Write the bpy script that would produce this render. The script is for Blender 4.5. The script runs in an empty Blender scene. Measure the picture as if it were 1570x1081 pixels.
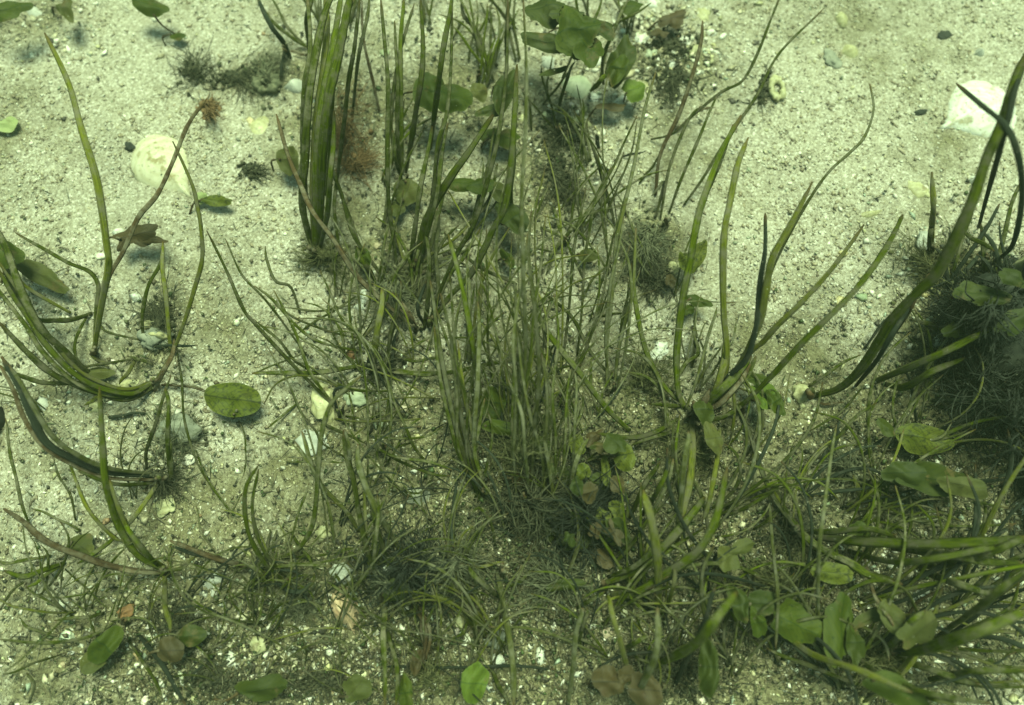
import bpy, math, random
import numpy as np
from mathutils import Vector, noise

random.seed(7)
RNG = np.random.default_rng(7)
SC = bpy.context.scene
COL = SC.collection

# ------------------------------------------------------------------ camera
FOCAL, SENSOR, TILT, CAM_H = 24.0, 36.0, math.radians(16), 0.39
PW, PH = 1570.0, 1081.0
cam_d = bpy.data.cameras.new('camera'); cam = bpy.data.objects.new('camera', cam_d); COL.objects.link(cam)
cam_d.lens = FOCAL; cam_d.sensor_width = SENSOR; cam_d.clip_start = 0.005; cam_d.clip_end = 400
cam.location = (0, 0, CAM_H); cam.rotation_euler = (TILT, 0, 0)
cam_d.dof.use_dof = True; cam_d.dof.focus_distance = 0.385; cam_d.dof.aperture_fstop = 3.6
SC.camera = cam

# ------------------------------------------------------------------ light: daylight filtered green by the water
SUN_EL, SUN_AZ = math.radians(72), math.radians(20)
w = bpy.data.worlds.new('World'); SC.world = w; w.use_nodes = True
nt = w.node_tree; nt.nodes.clear()
sky = nt.nodes.new('ShaderNodeTexSky'); sky.sky_type = 'NISHITA'; sky.sun_disc = False
sky.sun_elevation = SUN_EL; sky.sun_rotation = SUN_AZ
mixc = nt.nodes.new('ShaderNodeMix'); mixc.data_type = 'RGBA'; mixc.blend_type = 'MULTIPLY'
mixc.inputs[0].default_value = 1.0; mixc.inputs[7].default_value = (0.90, 1.18, 0.63, 1)
bg = nt.nodes.new('ShaderNodeBackground'); bg.inputs[1].default_value = 0.09
out = nt.nodes.new('ShaderNodeOutputWorld')
nt.links.new(sky.outputs[0], mixc.inputs[6]); nt.links.new(mixc.outputs[2], bg.inputs[0]); nt.links.new(bg.outputs[0], out.inputs[0])
sun_d = bpy.data.lights.new('sun', 'SUN'); sun_d.energy = 4.3; sun_d.angle = math.radians(26); sun_d.color = (0.80, 1.0, 0.63)
sun = bpy.data.objects.new('sun', sun_d); COL.objects.link(sun)
sun.rotation_euler = (math.pi/2 - SUN_EL, 0, math.pi - SUN_AZ)
SC.view_settings.view_transform = 'Standard'; SC.view_settings.look = 'None'
SC.view_settings.exposure = 0.66; SC.view_settings.gamma = 1.0
SC.cycles.max_bounces = 6; SC.cycles.filter_width = 1.5

# ------------------------------------------------------------------ mapping a photo pixel + height to a point in the place
FP = PW * FOCAL / SENSOR
CT, ST = math.cos(TILT), math.sin(TILT)
MOUNDS = []                        # sand and litter banked up where the plants root: x, y, radius, height
def ghe(x, y):
    m = 0.0
    for mx, my, mr, mh in MOUNDS:
        d = ((x-mx)**2+(y-my)**2)/(mr*mr)
        if d < 6: m += mh*math.exp(-d)
    return (m + 0.007*noise.noise(Vector((x*5.0, y*5.0, 3.1))) + 0.0042*noise.noise(Vector((x*22, y*22, 8.0)))+0.0011*noise.noise(Vector((x*65, y*65, 2.0))))
def P(u, v, h=0.0):
    dx, dy, dz = (u-PW/2)/FP, -(v-PH/2)/FP, -1.0
    wy, wz = dy*CT - dz*ST, dy*ST + dz*CT
    z = h
    for _ in range(3):
        t = (z - CAM_H)/wz
        x, y = dx*t, wy*t
        z = ghe(x, y) + h
    return Vector((x, y, z))
MOUNDS = [(q.x, q.y, r_, h_) for q, r_, h_ in [(P(u, v), r_, h_) for u, v, r_, h_ in (
    (145, 545, .018, .003), (240, 590, .022, .004), (246, 738, .020, .004), (250, 878, .016, .003), (440, 893, .02, .004), (482, 388, .022, .005),
    (640, 500, .025, .004), (630, 410, .02, .004), (572, 568, .022, .004), (738, 760, .03, .006), (622, 880, .035, .007), (1066, 640, .03, .006),
    (820, 770, .04, .007), (930, 900, .025, .004), (1225, 818, .03, .005), (1365, 1000, .03, .005), (1490, 480, .05, .010), (857, 260, .022, .003),
    (1030, 90, .025, .003), (990, 380, .02, .004), (250, 515, .016, .003))]]
def px2m(p):                       # metres per photo pixel at a point
    d = Vector(p) - Vector((0, 0, CAM_H))
    return abs(d.y*ST - d.z*CT)/FP

# ------------------------------------------------------------------ materials
def new_mat(name):
    m = bpy.data.materials.new(name); m.use_nodes = True
    m.node_tree.nodes.clear(); return m, m.node_tree
def N(t, kind, **kw):
    n = t.nodes.new(kind)
    for k, v in kw.items(): setattr(n, k, v)
    return n
def ramp(t, stops, fac):
    r = N(t, 'ShaderNodeValToRGB'); e = r.color_ramp.elements
    while len(e) < len(stops): e.new(0.5)
    for i, (p, c) in enumerate(stops):
        e[i].position = p; e[i].color = (*c, 1) if len(c) == 3 else c
    t.links.new(fac, r.inputs[0]); return r
def mix(t, a, b, fac, mode='MIX'):
    m = N(t, 'ShaderNodeMix', data_type='RGBA', blend_type=mode)
    for sock, v in ((0, fac), (6, a), (7, b)):
        if isinstance(v, (int, float)): m.inputs[sock].default_value = v
        elif isinstance(v, tuple): m.inputs[sock].default_value = (*v, 1)
        else: t.links.new(v, m.inputs[sock])
    return m.outputs[2]
def tex(t, kind, scale, vec, **kw):
    n = N(t, kind); n.inputs['Scale'].default_value = scale
    for k, v in kw.items(): n.inputs[k].default_value = v
    t.links.new(vec, n.inputs['Vector']); return n

def sand_material():
    m, t = new_mat('sand')
    o = N(t, 'ShaderNodeOutputMaterial'); b = N(t, 'ShaderNodeBsdfPrincipled')
    geo = N(t, 'ShaderNodeNewGeometry'); pos = geo.outputs['Position']
    v1 = tex(t, 'ShaderNodeTexVoronoi', 820, pos)
    v2 = tex(t, 'ShaderNodeTexVoronoi', 1500, pos)
    sep = N(t, 'ShaderNodeSeparateColor'); t.links.new(v1.outputs['Color'], sep.inputs[0])
    sep2 = N(t, 'ShaderNodeSeparateColor'); t.links.new(v2.outputs['Color'], sep2.inputs[0])
    r = ramp(t, [(0, (.11, .10, .07)), (.15, (.26, .235, .17)), (.5, (.37, .345, .255)), (.8, (.49, .46, .36)), (1, (.80, .78, .68))], sep.outputs[0])
    r2 = ramp(t, [(0, (.17, .135, .09)), (.5, (.36, .33, .245)), (1, (.58, .54, .43))], sep2.outputs[1])
    c = mix(t, r.outputs[0], r2.outputs[0], .45)
    # brown silt round the weed plus dimmer light painted into the sand, broken up by noise
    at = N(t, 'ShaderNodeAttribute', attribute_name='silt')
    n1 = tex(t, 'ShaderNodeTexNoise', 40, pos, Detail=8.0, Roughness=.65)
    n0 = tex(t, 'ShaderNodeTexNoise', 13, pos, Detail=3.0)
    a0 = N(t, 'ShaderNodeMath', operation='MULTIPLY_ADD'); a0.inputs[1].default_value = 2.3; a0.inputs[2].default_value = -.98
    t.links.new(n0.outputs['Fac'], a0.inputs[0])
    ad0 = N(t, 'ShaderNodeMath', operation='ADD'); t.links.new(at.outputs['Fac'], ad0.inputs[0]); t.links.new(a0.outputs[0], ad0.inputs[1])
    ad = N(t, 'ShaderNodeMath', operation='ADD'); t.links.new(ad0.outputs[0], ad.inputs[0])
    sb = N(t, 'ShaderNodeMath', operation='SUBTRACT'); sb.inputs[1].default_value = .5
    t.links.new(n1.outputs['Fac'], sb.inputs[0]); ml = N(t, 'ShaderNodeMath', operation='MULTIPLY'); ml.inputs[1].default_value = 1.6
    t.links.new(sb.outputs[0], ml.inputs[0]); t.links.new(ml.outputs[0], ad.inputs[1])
    silt = ramp(t, [(.12, (0, 0, 0)), (.85, (1, 1, 1))], ad.outputs[0])  # mask holds real silt and painted-in dimness together
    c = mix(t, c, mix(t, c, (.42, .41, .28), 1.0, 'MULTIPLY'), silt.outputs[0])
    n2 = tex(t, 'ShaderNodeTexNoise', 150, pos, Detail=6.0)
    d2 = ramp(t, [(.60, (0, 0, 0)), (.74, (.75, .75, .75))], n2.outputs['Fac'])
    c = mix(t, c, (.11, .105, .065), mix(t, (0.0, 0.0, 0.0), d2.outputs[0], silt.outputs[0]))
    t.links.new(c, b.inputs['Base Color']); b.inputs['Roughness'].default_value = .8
    bu = N(t, 'ShaderNodeBump'); bu.inputs['Strength'].default_value = .6; bu.inputs['Distance'].default_value = .0009
    add = N(t, 'ShaderNodeMath', operation='ADD')
    t.links.new(v1.outputs['Distance'], add.inputs[0]); t.links.new(v2.outputs['Distance'], add.inputs[1])
    inv = N(t, 'ShaderNodeMath', operation='MULTIPLY'); inv.inputs[1].default_value = -1
    t.links.new(add.outputs[0], inv.inputs[0]); t.links.new(inv.outputs[0], bu.inputs['Height'])
    t.links.new(bu.outputs[0], b.inputs['Normal']); t.links.new(b.outputs[0], o.inputs[0])
    return m

def attr_material(name, rough=.5, spec=.5, bump=0.0):
    """colour per chip carried on the mesh, with small mottling"""
    m, t = new_mat(name)
    o = N(t, 'ShaderNodeOutputMaterial'); b = N(t, 'ShaderNodeBsdfPrincipled')
    a = N(t, 'ShaderNodeAttribute', attribute_name='Col')
    geo = N(t, 'ShaderNodeNewGeometry')
    n = tex(t, 'ShaderNodeTexNoise', 900, geo.outputs['Position'], Detail=4.0)
    r = ramp(t, [(.3, (.6, .57, .5)), (.7, (1.15, 1.15, 1.1))], n.outputs['Fac'])
    t.links.new(mix(t, a.outputs['Color'], r.outputs[0], 1.0, 'MULTIPLY'), b.inputs['Base Color'])
    b.inputs['Roughness'].default_value = rough; b.inputs['Specular IOR Level'].default_value = spec
    t.links.new(b.outputs[0], o.inputs[0]); return m

def stone_material(name, c1, c2, scale=250, rough=.55, spots=None, rings=0):
    m, t = new_mat(name)
    o = N(t, 'ShaderNodeOutputMaterial'); b = N(t, 'ShaderNodeBsdfPrincipled')
    tc = N(t, 'ShaderNodeNewGeometry'); oi = N(t, 'ShaderNodeObjectInfo')
    ad = N(t, 'ShaderNodeVectorMath', operation='ADD'); t.links.new(tc.outputs['Position'], ad.inputs[0]); t.links.new(oi.outputs['Random'], ad.inputs[1])
    n = tex(t, 'ShaderNodeTexNoise', scale, ad.outputs[0], Detail=6.0)
    r = ramp(t, [(.35, c1), (.65, c2)], n.outputs['Fac'])
    c = r.outputs[0]
    if spots:
        n2 = tex(t, 'ShaderNodeTexNoise', 110, ad.outputs[0], Detail=8.0, Roughness=.7)
        r2 = ramp(t, [(.55, (0, 0, 0)), (.64, (1, 1, 1))], n2.outputs['Fac'])
        c = mix(t, c, spots, r2.outputs[0])
    if rings:
        oc = N(t, 'ShaderNodeTexCoord')
        wv = N(t, 'ShaderNodeTexWave', wave_type='RINGS', rings_direction='Z'); wv.inputs['Scale'].default_value = rings
        wv.inputs['Distortion'].default_value = 7.0; wv.inputs['Detail'].default_value = 3.0
        t.links.new(oc.outputs['Object'], wv.inputs['Vector'])
        c = mix(t, c, mix(t, c, (.80, .77, .66), 1.0, 'MULTIPLY'), ramp(t, [(.35, (0, 0, 0)), (.9, (.5, .5, .5))], wv.outputs['Fac']).outputs[0])
        n4 = tex(t, 'ShaderNodeTexNoise', 520, ad.outputs[0], Detail=3.0)
        c = mix(t, c, (.20, .18, .12), ramp(t, [(.60, (0, 0, 0)), (.70, (.8, .8, .8))], n4.outputs['Fac']).outputs[0])
    t.links.new(c, b.inputs['Base Color']); b.inputs['Roughness'].default_value = rough
    bu = N(t, 'ShaderNodeBump'); bu.inputs['Strength'].default_value = .4; bu.inputs['Distance'].default_value = .0008
    t.links.new(n.outputs['Fac'], bu.inputs['Height']); t.links.new(bu.outputs[0], b.inputs['Normal'])
    t.links.new(b.outputs[0], o.inputs[0]); return m

def blade_material(name, base, dark, edge, coat=.35, transl=.3, crust=(.20, .18, .12)):
    """grass blade: length-wise veins, brown or grey growths in patches, pale specks"""
    m, t = new_mat(name)
    o = N(t, 'ShaderNodeOutputMaterial'); b = N(t, 'ShaderNodeBsdfPrincipled'); tr = N(t, 'ShaderNodeBsdfTranslucent')
    uv = N(t, 'ShaderNodeUVMap'); oi = N(t, 'ShaderNodeObjectInfo')
    sp = N(t, 'ShaderNodeSeparateXYZ'); t.links.new(uv.outputs[0], sp.inputs[0])
    mp = N(t, 'ShaderNodeCombineXYZ')
    a1 = N(t, 'ShaderNodeMath', operation='MULTIPLY'); a1.inputs[1].default_value = 9
    t.links.new(sp.outputs[0], a1.inputs[0]); t.links.new(a1.outputs[0], mp.inputs[0])
    a2 = N(t, 'ShaderNodeMath', operation='MULTIPLY'); a2.inputs[1].default_value = 12
    t.links.new(sp.outputs[1], a2.inputs[0]); t.links.new(a2.outputs[0], mp.inputs[1])
    a3 = N(t, 'ShaderNodeMath', operation='MULTIPLY'); a3.inputs[1].default_value = 60
    t.links.new(oi.outputs['Random'], a3.inputs[0]); t.links.new(a3.outputs[0], mp.inputs[2])
    vein = tex(t, 'ShaderNodeTexNoise', 1.0, mp.outputs[0], Detail=3.0)
    c = mix(t, dark, base, ramp(t, [(.35, (0, 0, 0)), (.62, (1, 1, 1))], vein.outputs['Fac']).outputs[0])
    # paler rims of the blade
    ab = N(t, 'ShaderNodeMath', operation='SUBTRACT'); ab.inputs[1].default_value = .5; t.links.new(sp.outputs[0], ab.inputs[0])
    ab2 = N(t, 'ShaderNodeMath', operation='ABSOLUTE'); t.links.new(ab.outputs[0], ab2.inputs[0])
    c = mix(t, c, edge, ramp(t, [(.30, (0, 0, 0)), (.48, (.6, .6, .6))], ab2.outputs[0]).outputs[0])
    geo = N(t, 'ShaderNodeNewGeometry')
    ep = tex(t, 'ShaderNodeTexNoise', 110, geo.outputs['Position'], Detail=7.0, Roughness=.72)
    epr = ramp(t, [(.60 - .3*coat, (0, 0, 0)), (.72 - .18*coat, (.9, .9, .9))], ep.outputs['Fac'])
    c = mix(t, c, crust, epr.outputs[0])
    # withered tip
    tipr = ramp(t, [(.93, (0, 0, 0)), (1.0, (.8, .8, .8))], sp.outputs[1])
    c = mix(t, c, (.14, .085, .035), tipr.outputs[0])
    vo = tex(t, 'ShaderNodeTexVoronoi', 260, geo.outputs['Position'])
    spk = ramp(t, [(.05, (.6, .6, .6)), (.11, (0, 0, 0))], vo.outputs['Distance'])
    c = mix(t, c, (.42, .40, .30), spk.outputs[0])
    hv = N(t, 'ShaderNodeHueSaturation')
    rr = N(t, 'ShaderNodeMapRange'); rr.inputs[3].default_value = .55; rr.inputs[4].default_value = 1.1
    t.links.new(oi.outputs['Random'], rr.inputs[0]); t.links.new(rr.outputs[0], hv.inputs['Value']); t.links.new(c, hv.inputs['Color'])
    t.links.new(hv.outputs[0], b.inputs['Base Color']); t.links.new(hv.outputs[0], tr.inputs[0])
    b.inputs['Roughness'].default_value = .75; b.inputs['Specular IOR Level'].default_value = .12
    bu = N(t, 'ShaderNodeBump'); bu.inputs['Strength'].default_value = .8; bu.inputs['Distance'].default_value = .0009
    t.links.new(ep.outputs['Fac'], bu.inputs['Height']); t.links.new(bu.outputs[0], b.inputs['Normal'])
    ms = N(t, 'ShaderNodeMixShader'); ms.inputs[0].default_value = transl
    t.links.new(b.outputs[0], ms.inputs[1]); t.links.new(tr.outputs[0], ms.inputs[2]); t.links.new(ms.outputs[0], o.inputs[0])
    return m

M = {
 'g': blade_material('green_blade', (.155, .195, .006), (.055, .080, .004), (.18, .21, .04), .50, .45),
 'o': blade_material('olive_blade', (.20, .21, .022), (.080, .092, .012), (.34, .30, .11), .55, .32),
 'd': blade_material('dark_green_blade', (.078, .096, .006), (.020, .030, .003), (.13, .14, .03), .5, .25),
 'b': blade_material('brown_blade', (.105, .070, .030), (.045, .032, .018), (.15, .11, .06), .5, .15),
 'y': blade_material('grey_crusted_blade', (.115, .120, .028), (.038, .046, .012), (.19, .19, .10), .55, .25, (.20, .19, .13)),
 'k': blade_material('blackish_blade', (.030, .038, .024), (.018, .022, .016), (.05, .06, .045), .2, .08, (.07, .065, .05)),
}
M_SAND = sand_material()
M_GRIT = attr_material('shell_grit', .6)
M_SHELLW = stone_material('white_shell', (.58, .58, .50), (.76, .76, .69), 160, .5, (.40, .36, .24), 75)
M_SHELLY = stone_material('yellow_shell', (.34, .32, .17), (.50, .48, .28), 160, .55, (.24, .20, .11), 90)
M_CREAM = stone_material('cream_shell', (.48, .45, .31), (.60, .57, .42), 120, .6, (.30, .25, .13), 60)
M_SHELLP = stone_material('pink_shell', (.42, .30, .18), (.60, .44, .28), 120, .5, (.34, .22, .13))
M_SHELLG = stone_material('green_grey_shell', (.34, .37, .25), (.46, .48, .34), 120, .5)
M_BLUE = stone_material('pale_blue_stone', (.34, .34, .29), (.48, .48, .41), 150, .6)
M_STONE = stone_material('grey_stone', (.15, .155, .12), (.30, .30, .23), 220, .75, (.10, .11, .07))
M_RUST = stone_material('rust_stone', (.16, .08, .035), (.28, .15, .06), 220, .7)
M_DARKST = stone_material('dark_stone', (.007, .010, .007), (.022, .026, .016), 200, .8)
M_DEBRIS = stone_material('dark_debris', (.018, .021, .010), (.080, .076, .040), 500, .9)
M_DEBRIG = stone_material('grey_debris', (.060, .066, .036), (.17, .165, .10), 500, .9)
M_FUZZ = stone_material('olive_fuzz', (.060, .065, .022), (.15, .14, .06), 300, .9)
M_FUZZB = stone_material('rusty_fuzz', (.13, .075, .03), (.22, .14, .065), 300, .9)

# ------------------------------------------------------------------ object helpers
def link(o): COL.objects.link(o); return o
def tag(o, label=None, cat=None, group=None, kind=None):
    if label: o['label'] = label
    if cat: o['category'] = cat
    if group: o['group'] = group
    if kind: o['kind'] = kind
    return o
def empty(name, loc):
    o = bpy.data.objects.new(name, None); o.empty_display_size = .01; o.location = loc; return link(o)
def mesh(name, verts, faces, mat, parent=None, uvs=None, smooth=True, origin=None):
    """link one mesh object; verts in world space, origin given or the parent's place"""
    if parent is not None: org = parent.location.copy()
    else: org = Vector(origin) if origin is not None else Vector((0, 0, 0))
    me = bpy.data.meshes.new(name)
    me.from_pydata([tuple(Vector(v)-org) for v in verts], [], faces)
    if uvs is not None:
        l = me.uv_layers.new(name='UVMap')
        idx = np.empty(len(me.loops), dtype=np.int32); me.loops.foreach_get('vertex_index', idx)
        l.data.foreach_set('uv', np.asarray(uvs, dtype=np.float32)[idx].ravel())
    if smooth: me.polygons.foreach_set('use_smooth', np.ones(len(me.polygons), dtype=bool))
    me.materials.append(mat); me.update()
    o = bpy.data.objects.new(name, me); link(o)
    if parent is not None: o.parent = parent
    else: o.location = org
    return o

def catmull(pts, n):
    p = [Vector(q) for q in pts]
    p = [p[0]*2-p[1]] + p + [p[-1]*2-p[-2]]
    segs = len(p)-3; res = []
    for i in range(n+1):
        f = i/n*segs; k = min(int(f), segs-1); t = f-k
        a, b, c, d = p[k:k+4]
        res.append(.5*((2*b)+(c-a)*t+(2*a-5*b+4*c-d)*t*t+(3*b-3*c+d-a)*t**3))
    return res

def blade_geo(path, width, rnd, taper=.6, thick=.16):
    """flat grass blade with a lens-shaped cross-section along a path"""
    V, F, U = [], [], []
    n = len(path)
    camp = Vector((0, 0, .45))
    tw0, tw1 = rnd.uniform(-.35, .35), rnd.uniform(-.9, .9)
    ph = rnd.random()*6
    for i, p in enumerate(path):
        t = i/(n-1)
        tan = (path[min(i+1, n-1)]-path[max(i-1, 0)]).normalized()
        ref = (camp-p).normalized()
        side = tan.cross(ref)
        side = side.normalized() if side.length > 1e-4 else Vector((1, 0, 0))
        nor = side.cross(tan).normalized()
        a = tw0+(tw1-tw0)*t*.6
        s2 = side*math.cos(a)+nor*math.sin(a); n2 = nor*math.cos(a)-side*math.sin(a)
        w_ = width*(.72+.28*min(1, t*4))*(1 if t < taper else 1-.36*((t-taper)/(1-taper))**1.6)
        w_ *= 1+.07*math.sin(t*17+ph)+.16*noise.noise(Vector((t*n*.55, ph, 3)))
        if i >= n-2: w_ *= rnd.uniform(.55, 1.0)
        if i == n-1: w_ *= .55
        h = w_*thick+.00012
        for (a_, b_, u_) in ((-.5, 0, 0), (-.25, .8, .25), (0, .55, .5), (.25, .8, .75), (.5, 0, 1), (0, -.6, .5)):
            V.append(p+s2*(a_*w_)+n2*(b_*h)); U.append((u_, t))
    for i in range(n-1):
        for k in range(6):
            a, b = i*6+k, i*6+(k+1) % 6
            F.append((a, b, b+6, a+6))
    F.append(tuple(range(5, -1, -1))); F.append(tuple(range((n-1)*6, n*6)))
    return V, F, U

LIFT = 1.0
def blade_path(pts, H, droop=.5, jitter=0.0, rnd=random):
    """pts: photo pixels from root to tip; the blade rises to H metres"""
    L = [0.0]
    for a, b in zip(pts, pts[1:]): L.append(L[-1]+math.hypot(b[0]-a[0], b[1]-a[1]))
    T = L[-1] or 1
    out_ = []
    for (u, v), l in zip(pts, L):
        t = l/T
        h = H*math.sin(min(1.0, t)*math.pi*(.5+.28*droop))
        out_.append(P(u+rnd.gauss(0, jitter), v+rnd.gauss(0, jitter), h+.0012))
    return out_, T

ALLB = []
def add_blade(parent, col, wpx, pts, H=None, name='leaf', jitter=0.0, rnd=random):
    T = sum(math.hypot(b[0]-a[0], b[1]-a[1]) for a, b in zip(pts, pts[1:]))
    if H is None: H = min(.085, T*.00040*.34*rnd.uniform(.7, 1.3))
    path, _ = blade_path(pts, H, rnd.uniform(.1, 1.0), jitter, rnd)
    n = max(8, min(44, int(T/7)))
    path = catmull(path, n)
    # gentle natural wobble
    ph = rnd.random()*9
    for i, p in enumerate(path):
        k = i/n
        path[i] = p+Vector((math.sin(k*9+ph), math.cos(k*8+ph*1.7), 0))*.0006*k
    wm = (wpx if wpx < 6 else 6+(wpx-6)*.76)*.94*px2m(path[len(path)//2])
    V, F, U = blade_geo(path, wm, rnd)
    ALLB.append((col, pts))
    return mesh(name, V, F, M[col], parent, U)

def parse(s):
    """'g 12 : x,y x,y ...' lines -> (colour, width, height or None, points)"""
    out_ = []
    for ln in s.strip().splitlines():
        ln = ln.strip()
        if not ln: continue
        head, body = ln.split(':'); hd = head.split()
        pts = [tuple(float(q) for q in p.split(',')) for p in body.split()]
        out_.append((hd[0], float(hd[1]), float(hd[2])/1000 if len(hd) > 2 else None, pts))
    return out_

def tube_geo(path, r, sides=4, taper=.3):
    V, F = [], []
    n = len(path)
    for i, p in enumerate(path):
        tan = (path[min(i+1, n-1)]-path[max(i-1, 0)]).normalized()
        ref = Vector((0, 0, 1)) if abs(tan.z) < .9 else Vector((1, 0, 0))
        s = tan.cross(ref).normalized(); q = s.cross(tan)
        rr = r*(1-(1-taper)*i/(n-1))
        for k in range(sides):
            a = 2*math.pi*k/sides
            V.append(p+s*math.cos(a)*rr+q*math.sin(a)*rr)
    for i in range(n-1):
        for k in range(sides):
            a, b = i*sides+k, i*sides+(k+1) % sides
            F.append((a, b, b+sides, a+sides))
    F.append(tuple(range(sides-1, -1, -1))); F.append(tuple(range((n-1)*sides, n*sides)))
    return V, F

# ------------------------------------------------------------------ the sandy bed: one sheet, fine under the camera, coarse far away
# silt round thick weed, and dimmer light painted into the sand: photo pixel, reach, amount
SILT_SHADE = [(700, 900, 900, 330, .30), (1500, 800, 300, 300, .3), (620, 150, 190, 160, .55), (620, 420, 140, 120, .5), (840, 330, 110, 220, .5), (820, 720, 190, 160, .9), (640, 880, 260, 110, .8),  # first patch paints the dim lower bed as darker sand
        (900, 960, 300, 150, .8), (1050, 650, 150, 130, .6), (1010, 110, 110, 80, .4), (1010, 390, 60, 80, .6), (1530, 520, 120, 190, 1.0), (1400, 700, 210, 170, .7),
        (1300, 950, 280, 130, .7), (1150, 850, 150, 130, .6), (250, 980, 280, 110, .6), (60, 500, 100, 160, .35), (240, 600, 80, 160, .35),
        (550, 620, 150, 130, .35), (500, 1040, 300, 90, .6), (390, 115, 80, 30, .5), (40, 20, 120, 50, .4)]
def bed():
    def axis(lo, hi, c0, c1, fine):
        a = list(np.arange(c0, c1+1e-6, fine)); st = fine; x = c1
        while x < hi: st *= 1.35; x += st; a.append(x)
        st = fine; x = c0
        while x > lo: st *= 1.35; x -= st; a.insert(0, x)
        return a
    xs = axis(-30, 30, -.48, .48, .0045); ys = axis(-30, 30, -.30, .52, .0045)
    V = [(x, y, ghe(x, y)+.0007*noise.noise(Vector((x*90, y*90, 1)))) for y in ys for x in xs]
    nx = len(xs); F = [(j*nx+i, j*nx+i+1, (j+1)*nx+i+1, (j+1)*nx+i) for j in range(len(ys)-1) for i in range(nx-1)]
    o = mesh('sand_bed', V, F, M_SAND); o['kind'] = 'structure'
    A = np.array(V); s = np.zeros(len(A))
    for (u, v, ru, rv, k) in SILT_SHADE:
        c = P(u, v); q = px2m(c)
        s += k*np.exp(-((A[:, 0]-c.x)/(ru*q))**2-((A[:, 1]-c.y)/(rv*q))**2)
    at = o.data.attributes.new('silt', 'FLOAT', 'POINT'); at.data.foreach_set('value', np.clip(s, 0, 1.1).astype(np.float32))  # silt and painted dimness share this attribute
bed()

# ------------------------------------------------------------------ landmarks used to say where a small thing lies
LM = [('big oval white shell', 248, 250), ('fan-shaped white shell', 1495, 175), ('brown-ringed tall blade', 120, 190),
      ('wide bright green blades', 495, 200), ('dark worm cast', 383, 262), ('hollow dark ring', 410, 128),
      ('round floating green leaf', 357, 612), ('curled brown leaf', 210, 362), ('yellow-green stone', 497, 620),
      ('pink ribbed scallop', 530, 935), ('dark tangled root clump', 625, 875), ('sickle-shaped green blades', 385, 780),
      ('star-shaped green plant', 1065, 630), ('yellow ring shell', 1190, 138), ('large ragged green seaweed', 885, 60),
      ('pale green clam', 885, 132), ('triangular white shell', 1008, 540), ('lime-green leaf', 1175, 600),
      ('dark weedy mound', 1500, 470), ('olive spotted leaf', 1416, 673), ('leafy green seaweed', 1260, 960),
      ('orange pebble', 197, 938), ('pale blue shell flake', 325, 893), ('rust-brown round weed', 960, 1050),
      ('grey tuft of fuzz', 990, 370), ('dark leafy thicket', 900, 770), ('amber square leaf', 727, 1050),
      ('brown-blue arched blade', 90, 840), ('yellow triangular shell', 1410, 290), ('shell heap', 1030, 90),
      ('grey flat stone', 275, 660), ('long green side-blades', 1450, 835), ('mossy brown stone', 240, 515),
      ('brown root stalk', 560, 435), ('central grey blade bundle', 700, 620), ('middle tall blade bundle', 806, 400)]
def where(u, v, k=0):
    """'above the X' style phrase, in the photograph's own directions"""
    d = sorted(LM, key=lambda l: math.hypot(l[1]-u, l[2]-v))
    def rel(l):
        a = math.degrees(math.atan2(-(v-l[2]), u-l[1])) % 360
        return ['right of', 'up and right of', 'above', 'up and left of', 'left of', 'down and left of', 'below', 'down and right of'][int((a+22.5)//45) % 8]
    if math.hypot(d[0][1]-u, d[0][2]-v) < 26: first = 'touching the '+d[0][0]
    else: first = f'{rel(d[0])} the {d[0][0]}'
    if k == 0: return first
    return f'between {d[0][0]} and {d[k][0]}'
USED = {}
def unique(head, u, v, tails=()):
    """first description that no other thing carries; head is how it looks"""
    for k in (0, 1, 2, 3):
        for t in ('',)+tuple(tails):
            lab = f'{head}{t} {where(u, v, k)}'
            if len(lab.split()) <= 16 and lab not in USED:
                USED[lab] = 1; return lab
    lab = f'{head} {where(u, v, 0)}'; USED[lab] = USED.get(lab, 1)+1
    return lab

# ------------------------------------------------------------------ grass plants traced one by one
def plant(label, base, spec, name='seagrass_plant', cat='seagrass', group='seagrass plants rooted in the sand', jitter=0.0, sheath=True, H=None):
    root = empty(name, P(*base)); tag(root, label, cat, group); USED[label] = 1
    rnd = random.Random(hash(base) % 9999)
    big = 0
    for c, wd, h, pts in parse(spec):
        add_blade(root, c, wd, pts, h if h is not None else H, 'leaf', jitter, rnd); big = max(big, wd)
    if sheath:
        for k in range(3):
            b = (base[0]+rnd.uniform(-5, 5), base[1]+rnd.uniform(-4, 4))
            path = [P(b[0], b[1], -.002), P(b[0]+rnd.uniform(-3, 3), b[1]-rnd.uniform(2, 6), .007), P(b[0]+rnd.uniform(-6, 6), b[1]-rnd.uniform(4, 14), .015)]
            V, F = tube_geo(catmull(path, 6), max(.0011, big*.0002*.6), 6, .6)
            mesh('sheath', V, F, M['b' if k else 'y'], root, [(0.5, .3)]*len(V))
    return root
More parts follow.
